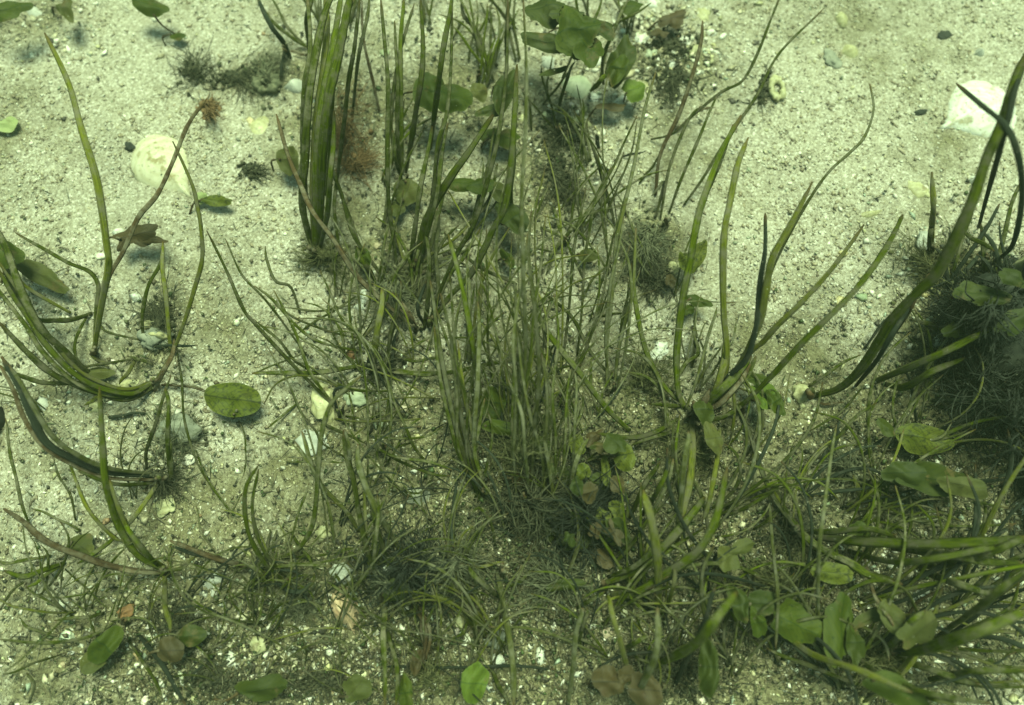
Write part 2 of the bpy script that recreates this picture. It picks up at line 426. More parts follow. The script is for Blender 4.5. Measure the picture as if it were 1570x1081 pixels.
exec_plants = [
('tall plant with yellow-rimmed olive blade and rusty twig', (145, 545), '''
o 13 85: 143,545 155,470 166,410 165,380 150,280 123,195 102,125 68,50
b 8 40: 146,540 152,492 165,430 190,385 212,335 240,300 262,252 288,190 318,150
d 7 22: 145,520 148,470 151,438 137,417 105,403 70,382 25,357
d 9 22: 141,480 115,489 88,492 50,486 20,440 0,395
o 6 15: 109,480 70,459 35,434 0,405
d 5: 134,484 116,519 116,543 127,561
o 6: 140,545 158,556 166,562'''),
('sprawling plant of long arched striped blades at the left edge', (240, 590), '''
g 10 40: 235,587 200,604 145,592 108,568 70,526 46,490 18,452 -6,410
o 7 36: 236,583 196,597 150,584 112,560 76,518 50,480 24,440 -6,396
d 8 44: 232,592 190,608 138,598 100,575 62,536 40,500 12,462 -8,436
d 12 32: 237,592 197,612 151,601 88,578 46,547 -4,490
y 8 26: 240,585 190,598 140,580 95,540 50,480 20,430 -6,388
d 8 15: 215,600 130,588 70,588 35,577 -5,558
d 14 50: 150,585 100,540 60,500 30,440 10,380 -6,350
o 7 50: 235,590 262,545 281,498 299,441 311,396 309,350 302,316 292,281 264,218
d 6 28: 222,530 218,490 228,438 245,405 252,372
o 8 30: 262,540 255,466 250,413 248,370
d 5 10: 207,550 141,561 105,566
o 6 10: 212,545 197,570 183,590
d 4: 218,522 162,508 151,494
k 5: 225,533 262,530 302,529
d 6: 235,560 215,551 195,548
b 8 20: 236,600 250,572 262,548 268,520
o 7 12: 160,600 145,612 130,622
d 4: 270,530 278,580 282,640 300,700 315,735'''),
('plant with one very wide dark arched blade by the grey flat stone', (246, 738), '''
k 14 55: 243,730 165,724 116,705 70,677 46,631 28,589 3,548
b 8 50: 244,736 162,732 110,712 66,684 38,640 20,596 -2,560
y 9 62: 240,727 170,719 120,698 80,668 52,625 34,590 14,560
d 7 30: 240,741 190,743 150,735 120,722
d 8 40: 260,730 258,690 258,631 253,596
d 6 35: 225,719 225,687 243,638 262,575
o 8 20: 245,735 236,750 218,778 185,815
y 9 20: 262,740 262,700 258,670'''),
('light green forked plant on bare sand beside the arched brown blade', (250, 878), '''
g 13 50: 250,873 212,852 185,812 170,773 160,730 157,660 154,595
o 8 44: 252,868 220,846 194,808 180,772 168,735
g 9 40: 245,868 225,850 200,815 188,790
b 12 30: 248,880 176,869 123,851 70,830 35,802 5,779
b 8 15: 250,879 200,876 160,868
o 7 15: 254,876 282,869 300,851
o 6 22: 190,830 172,823 141,788 120,746 102,705
g 8 16: 178,822 150,845 120,862
y 4: 116,798 109,763 92,732 81,700
d 4: 123,813 88,795 50,781
d 5: 46,806 32,770 24,728 14,684 7,642
g 10 12: 100,862 60,877 35,883 8,877
g 6 10: 95,866 63,887 42,903
d 6 10: 78,852 21,862 -4,862
o 10 30: 252,874 254,930 261,968
d 5: 262,834 257,869
d 3: 100,873 134,904 166,933
d 3: 169,876 134,908 99,947 35,1007 7,1031
d 4: 95,1003 42,1021 7,1035
d 3: 50,865 48,885 45,925'''),
('low plant of thin curved blades in the lower left corner', (190, 955), '''
d 6 18: 176,954 141,975 88,984 35,985 -4,982
d 6: 159,940 130,947 85,950
d 5: 88,975 50,965 28,947
d 5: 197,982 225,1024 254,1075
k 8: 211,971 247,1017 284,1080
d 3: 180,900 170,902 158,907
y 5: 45,1078 52,1050 40,1030
d 4: 0,935 20,905 40,890
k 4: 330,1005 300,1030 290,1050'''),
('plant with sickle-shaped green blades on open sand', (440, 893), '''
g 8 48: 440,893 410,868 386,830 376,795 378,750 398,713
g 6 40: 440,885 415,860 395,820 386,770 396,718
b 10 20: 400,872 365,865 317,851 261,830
d 6 12: 420,878 450,903 475,897 482,880
d 6: 390,872 440,868 510,866
d 9 60: 420,860 457,841 478,809 485,770 488,720 492,666 506,621 530,596 555,575
k 7 22: 415,884 440,905 465,905 482,892
d 4: 443,841 460,780 475,740
d 5: 410,850 414,810
d 5: 418,850 423,812
d 5: 446,816 467,848 492,883
k 6: 335,852 300,850 262,838
d 3: 330,848 310,816 300,778
d 4: 408,880 404,920 390,965
d 4: 445,855 500,850 545,839'''),
('bunch of broad upright green blades at the top', (482, 388), '''
g 19 95: 489,385 494,246 503,158 517,88 530,28 540,-12
g 15 85: 482,385 485,260 492,165 505,90 518,30 526,-12
d 16 80: 478,376 464,316 467,246 474,140 495,35 512,-10
d 10 70: 470,300 464,230 467,140 475,80 470,-6
d 9 55: 474,76 471,28 478,-8
g 9 80: 500,300 506,228 510,140 520,53 547,-8
d 8 60: 515,290 527,193 534,123 545,70 552,-5
o 15 70: 483,380 480,300 485,200 495,110 500,40 500,-8
g 10 70: 490,384 503,320 508,250 512,170
y 6 50: 540,180 548,100 560,40 566,-5
b 5: 582,172 573,130 559,70 555,0
d 6: 500,130 520,60 530,10'''),
('bent brown root stalk with a frayed tip', (640, 505), '''
b 10 45: 642,505 608,480 576,452 545,420 510,366 478,323 460,281 443,239 425,176
d 7 26: 587,425 566,396 541,357 520,290 508,262
d 6 24: 560,400 537,337 513,267 499,250
d 6 20: 520,385 513,316 516,262
b 8 15: 640,505 620,470 600,450
g 9 20: 575,430 560,405 545,378'''),
('V-shaped plant of dark wide blades above centre', (630, 412), '''
d 9 45: 629,408 633,371 643,299 654,246 662,190
g 15 60: 629,412 643,385 650,350 657,327 689,274 724,228 757,177
d 8 70: 608,408 601,350 597,316 594,246 594,140 590,70 585,-5
o 6: 620,405 606,350 600,330
d 5: 625,395 650,360 670,320'''),
('narrow fan of green blades meeting at one foot', (620, 285), '''
d 6 45: 618,281 601,211 604,140 615,70 636,5
g 8 50: 617,268 615,176 615,70 618,-5
g 10 60: 622,265 636,183 647,105 645,-6
d 6 30: 618,281 606,240 602,200
d 6 48: 616,280 608,190 610,110 604,30'''),
('long dark blades crossing in front of the two green leaves', (648, 425), '''
g 11 75: 660,230 668,158 678,88 689,28 692,-8
d 7 75: 640,420 652,350 664,299 671,225 685,176 690,105 692,0
d 8 60: 640,425 655,360 667,310 676,250 688,190
d 7: 650,420 670,340 680,290
y 7 50: 662,300 672,230 680,180'''),
('tall plant leaning right with a wide dark blade', (658, 498), '''
g 13 80: 668,484 692,452 720,424 741,385 756,350 773,316 784,246 790,176 794,100
d 9 35: 650,505 657,455 657,396 655,350
d 8 70: 657,501 671,455 699,392 724,350 738,312 755,246 766,190 776,105 780,-5
d 6: 690,373 740,320 758,280 763,250
d 7 20: 655,500 690,420 712,395 735,350
o 5: 630,430 650,400 690,370 720,345
k 6 20: 652,500 640,470 655,430
y 8 25: 662,500 672,440 668,380 674,330
d 6: 792,436 741,413 713,392 692,371 682,357'''),
('plant with two blades lying flat left and right', (572, 568), '''
d 9 14: 562,559 495,570 443,573 388,571
g 7 18: 594,565 636,571 689,571 740,561 790,552 852,540
o 13 35: 570,570 577,520 583,480 585,442
d 9 30: 566,568 575,520 585,478 590,440
k 8 18: 564,570 568,545 576,520
b 7 20: 640,503 625,485 610,470
d 6 25: 598,575 596,530 604,490 608,450
d 5: 601,543 636,554 678,547
d 5: 618,547 640,528 664,515
d 6: 594,570 640,574 680,573'''),
('clump of thin criss-crossing blades beside the yellow-green stone', (522, 634), '''
d 6 34: 520,633 506,617 450,561 390,494 372,470 348,420 316,355
d 6 26: 513,621 492,596 474,568 453,508 418,445
d 5: 560,540 495,526 457,501 418,462 390,438
d 4: 530,702 495,680 485,663 460,631 443,585
y 9 38: 550,815 531,785 495,746 475,707 462,663
d 4: 566,536 531,498 510,462 492,413
d 4: 517,529 506,491 504,438
d 4: 560,520 510,510 460,491 432,473
d 4: 545,466 495,476 436,473
d 4: 545,455 506,480 453,513
k 5 18: 520,640 513,600 540,590
d 5 26: 470,565 450,551 425,519 390,490 
d 4 22: 470,545 430,490 400,452 369,417 344,367
y 5 24: 460,480 446,440 422,431 411,403 406,376
d 4: 530,638 566,642 590,628
o 4: 513,642 566,647 650,640
d 4: 457,617 411,656
d 5: 502,582 538,596 601,601
d 3: 470,540 420,560 388,572'''),
('thin blades swept in low curves over the bare sand at centre', (590, 690), '''
d 4: 566,666 608,673 650,670 678,652
d 4: 559,701 601,687 640,677
d 5: 559,677 601,698 650,708 692,719
d 5: 573,684 615,708 657,726 692,728
d 5: 657,712 636,687 622,656 608,624 594,575
d 4: 590,715 608,687 625,656 650,638
d 5: 495,649 530,666 562,680
d 4: 439,708 480,708 530,708
y 9 30: 542,740 535,700 530,656
d 3: 565,668 572,640 574,600
d 4: 602,690 598,650 594,610
k 5: 600,575 602,540 610,500
d 4: 544,660 540,630 536,600
d 4: 665,728 644,756 608,746 580,735
d 4: 615,700 601,735 580,785
d 3: 640,820 690,790 705,770'''),
('thick bundle of old grey-green stems leaning on each other', (738, 760), '''
y 9 45: 735,760 712,700 695,640 680,560 668,490 658,430
d 7 48: 738,762 706,705 690,650 674,570 664,500
y 8 55: 742,762 722,700 708,640 700,580 688,510 676,450
d 6 50: 732,758 704,690 700,610 690,540 670,470
o 7 42: 745,760 730,700 722,650 712,600 700,520
d 5 60: 728,755 715,690 716,620 700,550 693,480 688,420
y 10 55: 727,740 727,666 734,578 734,520 732,464
g 10 65: 737,640 735,600 727,540 717,490 703,420 689,358
d 8 30: 750,765 735,720 728,690 735,650 745,610
k 6: 700,735 697,770 691,806 697,840
d 4 45: 756,596 748,526 747,440 747,350
y 6: 770,790 745,760 722,725 700,690'''),
('dense dark tangle of upright blades rooted in the root clump', (575, 905), '''
d 11 40: 587,918 563,841 552,792 541,735 531,700 528,660
y 13 45: 618,850 587,799 566,760 552,718 548,680
d 9 35: 600,890 585,830 570,780 560,730
o 7 30: 575,905 566,860 560,800 556,740
d 12 30: 578,905 590,940 587,982 590,1085
d 9 24: 586,920 594,968 608,1017 606,1085
d 8: 582,910 568,880 540,850 535,862
d 5: 510,873 531,908 563,954
d 5: 580,915 559,887 535,862
b 6 20: 628,920 651,961 651,1017
b 6 22: 640,925 658,965 655,1012
b 5 15: 632,920 645,950 648,990
k 6: 663,905 678,915 690,905
d 6: 605,930 620,940 640,930 628,915
d 5: 555,925 520,905 500,890
d 4: 580,961 555,985 524,1010
d 7 40: 572,900 574,850 580,800 577,760'''),
('slack loop-bladed plant right of the root clump', (770, 880), '''
d 10 30: 765,915 746,901 728,882 715,865
y 13 35: 762,876 771,925 785,1000 786,1085
o 6: 700,868 740,868 775,862
d 6: 655,900 670,915 688,905 692,880
d 5: 702,840 693,806 699,770 720,745
d 5: 760,840 752,800 735,780 718,790
k 6: 755,805 790,822
d 6: 775,900 800,890 830,860
d 8 12: 753,1024 781,1085
k 5 8: 587,1021 700,1023 792,1022 850,1024
d 5: 720,930 712,965 690,985'''),
('star-shaped green plant spreading blades in every direction', (1066, 632), '''
g 15 75: 1050,625 1040,600 1037,543 1047,455 1058,403 1068,350 1079,306 1107,228 1135,176
o 13 80: 1092,632 1114,560 1110,480 1109,400 1111,350 1117,316 1131,253 1149,209
k 11 70: 1085,630 1114,580 1145,550 1160,500 1165,430 1172,380 1174,325
o 14 85: 1080,622 1130,565 1163,500 1173,455 1182,400 1200,365 1218,334 1247,278
y 5 70: 1165,470 1190,400 1230,323 1268,267 1303,235 1325,211 1338,169 1333,128
o 11 70: 1100,615 1120,580 1150,540 1170,525 1191,501 1230,462 1275,410 1323,345
g 12 80: 1110,640 1150,610 1188,572 1233,522 1275,480 1321,431 1356,385 1377,350 1385,330
g 9 30: 1055,625 1022,596 998,557 984,519 975,466 970,403
g 8 12: 1045,622 1020,622 996,618
g 9 15: 1040,642 1005,663 966,670 915,666
d 7 12: 1047,660 1000,670 966,686
g 11 40: 966,661 928,624 885,568 850,522 826,484 812,446
o 15 30: 1060,640 1062,690 1056,740 1048,800
o 10 25: 1104,650 1100,700 1090,760 1075,800
g 20 30: 1066,632 1090,612 1120,585 1150,545
o 15 28: 1075,640 1098,600 1108,560 1112,520
d 14 22: 1085,636 1112,604 1140,580 1158,548
b 14 20: 1062,640 1078,615 1090,598
d 8: 1060,640 1085,645 1115,635 1160,610
b 12 25: 1068,630 1100,622 1130,590 1150,560
y 5: 1050,630 1072,570 1090,500 1100,470
d 7: 1030,600 1050,560 1070,540 1062,500'''),
('rough brown stalk trailing down to the right', (1135, 631), '''
y 9 14: 1135,631 1153,673 1170,730 1190,770 1240,830
d 15 18: 1188,746 1205,788 1240,827 1286,855 1322,876 1383,898
y 6: 1177,735 1184,823 1191,911 1191,992
d 5: 1190,775 1209,756 1247,707 1286,670'''),
('plant of slim leaning blades above the grey fuzz', (940, 600), '''
y 7 50: 930,600 931,519 938,455 945,368 949,351 970,260 987,169 1005,112
y 7 35: 942,592 949,533 963,473 973,431 975,350
d 5 40: 885,545 892,473 896,403 905,350 915,300 938,260 956,218 977,176
d 5 30: 861,568 871,484 878,410 885,350 897,290
y 5: 935,590 928,520 935,440 950,380 955,330
y 5: 946,600 960,530 968,460 962,400 948,360
d 5: 920,640 905,590 908,550
d 4: 918,640 925,600 940,570
k 5: 955,590 930,625 915,640
d 6 20: 940,580 905,540 880,490 862,470 830,448
d 5: 910,487 940,482 960,478'''),
('wispy plant whose tips reach the shell heap', (1020, 345), '''
d 5 30: 1012,337 1026,260 1054,186 1075,162
d 5 30: 1026,327 1047,267 1079,197 1100,141
b 7 40: 1005,300 1012,239 1040,179 1058,123 1075,63 1079,33
d 5 45: 1048,315 1079,271 1107,225 1160,148 1195,80 1262,13
d 5 35: 998,214 1033,204 1068,172 1107,141 1139,123 1160,84 1180,32 1196,-5
d 6 45: 1060,370 1075,320 1092,280 1110,230 1125,190
d 4: 980,281 1012,239
b 4: 1033,204 1068,172 1097,165
y 5: 1005,335 1018,280 1000,300
k 4: 955,240 970,236 990,232'''),
('crossed dark thin blades left of the dark speckled patch', (870, 370), '''
d 5: 829,348 850,358 868,369
d 5: 848,316 856,345 864,365
d 6 25: 842,395 870,360 895,330 925,290 938,258
d 5 20: 862,378 875,345 883,300 905,270
d 4: 819,337 830,310 840,285
d 4: 820,380 835,384 866,388
d 4: 838,420 848,395 858,370
d 5 20: 895,430 880,395 866,368
d 4: 880,275 890,250 900,245
y 4: 893,460 908,430 940,400
d 5: 862,372 846,390 840,405'''),
('upright dark blades under the ragged green seaweed', (858, 205), '''
d 4: 856,211 847,169 833,123 828,100
d 3: 854,204 830,175 808,148
d 6 25: 856,169 868,123 882,95
d 6 40: 925,130 925,85 945,40 965,-5
d 5 30: 930,45 960,28 1000,5
d 4: 815,200 812,160 802,140
d 5 30: 862,120 885,70 910,30 925,-5
g 10 30: 905,140 920,125 935,110
d 5: 920,120 932,70 945,50
k 7 9: 918,228 914,205
k 7 9: 934,262 922,256 912,250
k 6: 858,222 875,212 890,200'''),
('bundle of very tall pale grey blades standing upright at centre', (806, 770), '''
y 8 110: 803,770 803,620 806,520 803,420 800,300 804,200 806,105 803,-6
y 6 80: 792,770 788,690 792,600 788,520 800,430 808,360
d 5 60: 785,760 785,650 790,540 788,440 777,442
y 7 90: 815,775 818,680 826,580 820,480 812,400 816,320
d 7 60: 790,350 783,300 788,250 790,200 792,134
y 6 50: 828,780 835,700 838,620 832,540
y 6 60: 840,780 830,700 815,640 800,570 790,500
d 5 55: 848,770 852,680 848,600 855,520 850,450
y 8 40: 853,790 845,740 838,690 835,640
y 6 60: 812,770 806,700 800,640 780,580
d 5 40: 862,760 866,690 868,620 878,560
y 5 45: 875,750 880,680 884,610 880,570
d 5 70: 800,770 797,640 812,560 818,470 830,400 838,330
y 9 30: 870,770 880,720 890,690 905,670
d 5: 770,720 790,680 800,640
k 5: 780,700 770,650 772,600'''),
('green curved blades stacked like ribs below the star plant', (930, 905), '''
g 18 35: 928,894 974,876 1005,851 1034,820 1062,785 1080,763
g 19 50: 935,911 970,911 1005,890 1062,851 1090,816 1104,781 1115,715
d 11 30: 932,885 970,870 1000,848 1027,818
d 8 25: 931,876 963,841 988,806 1020,746 1032,705
d 9 22: 963,798 988,746 1012,707
o 18 60: 1009,936 1009,869 998,798 988,753
y 11 60: 1037,841 1041,799 1051,700 1055,660
d 6: 1041,806 1060,785 1073,765
d 8 12: 885,932 905,920 928,908
d 7: 1040,862 1065,858 1090,845
g 10 50: 985,790 1010,750 1030,700
o 8 40: 1020,940 1032,900 1035,860'''),
('thick dark and pale blades leaning over the bottom edge', (1000, 1010), '''
k 10 55: 1034,1052 1058,1000 1083,946 1097,902
g 20 90: 1006,1020 1058,992 1097,954 1128,905
o 10 50: 970,1060 949,975 935,930 931,910
d 4: 988,975 975,945 967,918
d 9 25: 955,995 975,985 995,975
y 14 70: 965,1090 985,1050 1005,1000 1010,930
k 5: 985,1035 1000,1045 1012,1055
d 5 20: 960,990 980,1010 1000,1020
d 6 30: 880,1000 895,960 900,930
y 10 40: 870,1085 880,1010 885,960 895,930'''),
('plant of long near-level green blades reaching the right edge', (1225, 818), '''
g 22 60: 1235,820 1300,828 1380,832 1452,834 1522,830 1578,822
d 15 50: 1367,841 1452,851 1522,862 1570,865
d 16 65: 1403,869 1470,862 1522,844 1578,824
d 14 45: 1410,873 1470,897 1529,911
d 16 25: 1240,835 1262,845 1300,862 1330,880 1380,895
g 13 62: 1300,845 1370,862 1440,856 1520,838 1578,828
d 12 58: 1290,990 1360,1040 1440,1068 1520,1078
o 12 60: 1180,950 1240,1000 1320,1030 1400,1060
g 12 35: 1225,815 1270,815 1330,812 1375,822
d 5: 1217,840 1225,826 1240,820
o 9: 1210,800 1200,780 1180,745
b 6 40: 1322,841 1336,897 1350,930 1370,958
d 9: 1240,922 1215,914 1190,905'''),
('fan of long broad blades sweeping to the lower right edge', (1365, 1000), '''
g 25 80: 1367,1000 1417,996 1470,978 1522,957 1578,937
d 17 95: 1440,975 1487,940 1522,915 1545,895 1578,868
d 13 55: 1424,1042 1487,1031 1578,1026
d 13 30: 1360,1003 1396,1017 1452,1035 1500,1048
d 14 30: 1353,1010 1385,1045 1420,1080
d 8 22: 1329,1052 1293,1042 1223,1014 1177,993
g 12 50: 1350,1000 1375,980 1400,950 1420,935
b 5: 1388,947 1410,922 1445,901
d 6: 1450,1040 1510,1046 1570,1052
o 8 40: 1375,985 1365,950 1350,930
g 15 60: 1390,1050 1430,1070 1470,1085'''),
('wiry plant with three thin blades below the green side-leaf', (1330, 744), '''
d 5 22: 1329,744 1367,781 1417,802 1470,806 1556,802
d 4: 1325,742 1367,756 1417,770
d 5 18: 1329,742 1381,742 1417,735
y 6 60: 1262,1000 1255,947 1255,841 1265,770 1276,700 1282,650
o 9: 1322,770 1315,750 1310,730
d 4: 1330,738 1300,750 1250,762'''),
('huge dark blade arching up the right side', (1245, 607), '''
g 22 120: 1248,607 1286,596 1318,568 1346,526 1367,491 1398,455 1434,420 1458,378 1472,350 1493,306 1514,246 1539,186 1557,123 1575,75
k 9 70: 1311,593 1346,550 1375,500 1395,466
g 15 50: 1339,586 1398,561 1462,533 1525,500
g 14 40: 1356,589 1388,593 1434,568 1478,547
d 5: 1240,593 1275,568 1318,543
d 4: 1321,596 1282,638 1240,659
d 6 30: 1230,723 1258,691 1286,670 1311,638 1346,617
g 9 30: 1451,517 1430,500 1416,494 1395,491
k 5: 1325,535 1350,500 1368,478
b 5: 1255,617 1270,620 1295,615
k 6: 1276,720 1276,690 1286,665 1283,650
k 6: 1312,705 1340,685 1355,668
b 7 60: 1360,530 1378,500 1400,465 1425,420'''),
('blue-black blades crossing over the fan-shaped white shell', (1521, 403), '''
k 11 130: 1521,403 1550,380 1564,334 1567,281 1557,228 1539,190 1507,162 1468,129
k 10 125: 1500,350 1516,290 1535,220 1548,180 1560,130 1576,80
d 8 60: 1470,345 1490,365 1525,385'''),
('lone short yellow-green upright blade near the yellow triangular shell', (1428, 385), '''
o 10 50: 1428,385 1429,350 1430,316 1430,262
d 8 30: 1424,390 1426,360 1427,340'''),
('scattered slim blades hanging from the upper edge near centre', (735, 120), '''
d 8 20: 763,102 741,81 731,46 710,25 708,-5
d 4: 735,110 731,60 732,0
d 7 40: 777,110 777,50 778,-5
d 4: 718,95 722,70 728,40
d 4: 728,60 745,30 756,-4
y 4: 760,60 750,30 735,5
d 4: 694,60 705,40 712,30'''),
('bent twiggy blades meeting the dark ring from above', (440, 80), '''
k 9 30: 445,90 436,67 415,39 395,-5
d 6: 474,74 450,60 425,39 400,10
d 5: 474,76 442,42 415,-4
b 5: 474,85 460,82 445,78
k 5: 436,75 432,100 428,120'''),
('single thin hooked blade hanging from the round floating leaf', (357, 638), '''
d 3 8: 366,645 376,670 376,705 372,735
d 4 6: 300,690 318,735 350,780 358,784 372,755
d 4: 248,591 290,592 312,597'''),
]
for lab, b, spec in exec_plants: plant(lab, b, spec)

# ------------------------------------------------------------------ broad leaves and seaweed fronds
def leaf_geo(u, v, ru, rv, rot, h, rnd, rag=.1, tilt=.25, thick=.0009):
    """a cupped leaf with uneven outline; ru, rv half sizes in photo pixels; real thickness"""
    c = P(u, v, h); k = px2m(c); a = math.radians(rot)
    ca, sa = math.cos(a), math.sin(a)
    tx, ty = rnd.uniform(-tilt, tilt), rnd.uniform(-tilt, tilt)
    NR, NA = 8, 44
    sd = rnd.random()*50
    V, F, U = [], [], []
    for side in (1, -1):
        for i in range(NR+1):
            for j in range(NA):
                th = 2*math.pi*j/NA
                q = 1+rag*1.5*noise.noise(Vector((math.cos(th)*1.1+sd, math.sin(th)*1.1, sd)))+rag*.32*noise.noise(Vector((math.cos(th)*5+sd, math.sin(th)*5, sd)))
                r = i/NR; X_, Y_ = math.cos(th)*r*1.3, math.sin(th)*r*1.3
                x, y = math.cos(th)*r*q*ru*k, math.sin(th)*r*q*rv*k
                z = -abs(y)*.22 + 0.4*rv*k*noise.noise(Vector((X_*.9+sd, Y_*.9, 2))) + x*tx + y*ty
                z += .0012*noise.noise(Vector((x*120, y*120, sd)))
                z += side*thick*.5*(1-r**4)
                V.append(c+Vector((x*ca-y*sa, x*sa+y*ca, z))); U.append((.5+.5*r*math.cos(th)*.9, .5+.4*r*math.sin(th)))
    n1 = (NR+1)*NA
    for s, off in ((1, 0), (-1, n1)):
        for i in range(NR):
            for j in range(NA):
                p, q = off+i*NA+j, off+i*NA+(j+1) % NA
                f = (p, p+NA, q+NA, q)
                F.append(f if s > 0 else f[::-1])
    for j in range(NA):
        p, q = NR*NA+j, NR*NA+(j+1) % NA
        F.append((p, p+n1, q+n1, q))
    return V, F, U, c, k
def leaf_material(name, a, b_, spot, transl=.35, edge=None, sp=.62):
    m, t = new_mat(name)
    o = N(t, 'ShaderNodeOutputMaterial'); b = N(t, 'ShaderNodeBsdfPrincipled'); tr = N(t, 'ShaderNodeBsdfTranslucent')
    geo = N(t, 'ShaderNodeNewGeometry')
    n = tex(t, 'ShaderNodeTexNoise', 45, geo.outputs['Position'], Detail=5.0)
    c = mix(t, a, b_, ramp(t, [(.35, (0, 0, 0)), (.65, (1, 1, 1))], n.outputs['Fac']).outputs[0])
    n2 = tex(t, 'ShaderNodeTexNoise', 420, geo.outputs['Position'], Detail=5.0, Roughness=.7)
    c = mix(t, c, spot, ramp(t, [(sp-.05, (0, 0, 0)), (sp+.05, (.8, .8, .8))], n2.outputs['Fac']).outputs[0])
    n3 = tex(t, 'ShaderNodeTexNoise', 70, geo.outputs['Position'], Detail=6.0, Roughness=.65)
    c = mix(t, c, edge or (.14, .10, .04), ramp(t, [(.58, (0, 0, 0)), (.66, (.7, .7, .7))], n3.outputs['Fac']).outputs[0])
    # midrib and faint side veins
    uv = N(t, 'ShaderNodeUVMap'); su = N(t, 'ShaderNodeSeparateXYZ'); t.links.new(uv.outputs[0], su.inputs[0])
    ms_ = N(t, 'ShaderNodeMath', operation='SUBTRACT'); ms_.inputs[1].default_value = .5; t.links.new(su.outputs[1], ms_.inputs[0])
    mab = N(t, 'ShaderNodeMath', operation='ABSOLUTE'); t.links.new(ms_.outputs[0], mab.inputs[0])
    c = mix(t, c, spot, ramp(t, [(.006, (.7, .7, .7)), (.022, (0, 0, 0))], mab.outputs[0]).outputs[0])
    mm = N(t, 'ShaderNodeMath', operation='MULTIPLY_ADD'); mm.inputs[1].default_value = -.8
    t.links.new(mab.outputs[0], mm.inputs[0]); t.links.new(su.outputs[0], mm.inputs[2])
    m3 = N(t, 'ShaderNodeMath', operation='MULTIPLY'); m3.inputs[1].default_value = 62; t.links.new(mm.outputs[0], m3.inputs[0])
    m4 = N(t, 'ShaderNodeMath', operation='SINE'); t.links.new(m3.outputs[0], m4.inputs[0])
    c = mix(t, c, spot, ramp(t, [(.80, (0, 0, 0)), (1.0, (.45, .45, .45))], m4.outputs[0]).outputs[0])
    t.links.new(c, b.inputs['Base Color']); t.links.new(c, tr.inputs[0]); b.inputs['Roughness'].default_value = .6
    b.inputs['Specular IOR Level'].default_value = .3
    bu = N(t, 'ShaderNodeBump'); bu.inputs['Strength'].default_value = .5; bu.inputs['Distance'].default_value = .0008
    t.links.new(n2.outputs['Fac'], bu.inputs['Height']); t.links.new(bu.outputs[0], b.inputs['Normal'])
    ms = N(t, 'ShaderNodeMixShader'); ms.inputs[0].default_value = transl
    t.links.new(b.outputs[0], ms.inputs[1]); t.links.new(tr.outputs[0], ms.inputs[2]); t.links.new(ms.outputs[0], o.inputs[0])
    return m
LMAT = {
 'g': leaf_material('green_leaf', (.046, .066, .003), (.072, .092, .006), (.022, .045, .006)),
 'l': leaf_material('lime_leaf', (.10, .15, .012), (.15, .20, .03), (.06, .10, .02)),
 'o': leaf_material('olive_leaf', (.075, .085, .018), (.12, .12, .032), (.06, .06, .02)),
 'd': leaf_material('dark_leaf', (.030, .042, .003), (.050, .062, .006), (.018, .03, .006), .25),
 'b': leaf_material('brown_leaf', (.050, .040, .014), (.085, .060, .022), (.022, .018, .008), .2, (.06, .035, .012)),
 'p': leaf_material('pale_leaf', (.34, .40, .16), (.46, .50, .26), (.28, .30, .12), .3),
 'm': leaf_material('mottled_leaf', (.095, .115, .010), (.135, .145, .020), (.025, .032, .008), .3, (.07, .075, .02), .55),
}
CNAME = {'g': 'green', 'l': 'lime green', 'o': 'olive', 'd': 'dark green', 'b': 'brown', 'p': 'pale yellow-green', 'm': 'mottled olive'}
def leaf_thing(label, col, u, v, ru, rv, rot=0, h=.012, rag=.1, stalk=None, name='broad_leaf', cat='leaf', more=(), tilt=.25, group=None):
    rnd = random.Random(int(u*7+v))
    root = empty(name, P(u, v, 0)); USED[label] = 1; tag(root, label, cat, group)
    for (c_, u_, v_, a_, b_, r_, h_, g_) in ((col, u, v, ru, rv, rot, h, rag),)+tuple(more):
        V, F, U, c, k = leaf_geo(u_, v_, a_, b_, r_, h_, rnd, g_, tilt)
        mesh('blade' if not more else 'frond_lobe', V, F, LMAT[c_], root, U)
        # rib along the leaf
        a = math.radians(r_)
        path = [c+Vector((math.cos(a), math.sin(a), 0))*(a_*k*s)+Vector((0, 0, .0006)) for s in (-.85, -.3, .3, .75)]
    if stalk is None: stalk = ((u-ru*.8*math.cos(math.radians(rot)), v+ru*.8*math.sin(math.radians(rot)), h), (u-ru*1.5*math.cos(math.radians(rot))+rnd.uniform(-9, 9), v+rnd.uniform(6, 22), 0))
    path = [P(a, b, c_) for a, b, c_ in stalk]
    if len(path) == 2: path.insert(1, (path[0]+path[1])*.5+Vector((rnd.uniform(-.003, .003), rnd.uniform(-.003, .003), .002)))
    V, F = tube_geo(catmull(path, 9), .0007, 6, .9)
    mesh('stalk', V, F, M['b'], root, [(.5, .4)]*len(V))
    return root

L = leaf_thing
L('round green speckled leaf floating alone over bare sand', 'm', 357, 612, 45, 27, -8, .014, .04, ((315, 600, .014), (290, 593, .010), (248, 590, .002)), tilt=.08)
L('curled brown shrivelled leaf on a twig, left of centre', 'b', 210, 360, 33, 17, 12, .018, .35, more=(('b', 236, 368, 22, 6, -5, .018, .3), ('b', 190, 372, 14, 8, 60, .015, .3)))
L('small olive leaf scrap with pale base beside the big oval shell', 'm', 332, 307, 24, 10, -5, .008, .25, more=(('p', 307, 303, 10, 10, 40, .006, .25),))
L('olive lobed leaf behind the brown stalk tip', 'o', 443, 243, 17, 27, 5, .015, .2)
L('left of the two overlapping green leaves, upper centre', 'g', 657, 137, 25, 32, 10, .035, .15)
L('right of the two overlapping green leaves, upper centre', 'g', 697, 148, 28, 27, -20, .036, .18)
L('small olive leaf just right of the overlapping green pair', 'o', 735, 140, 14, 15, 20, .025, .15)
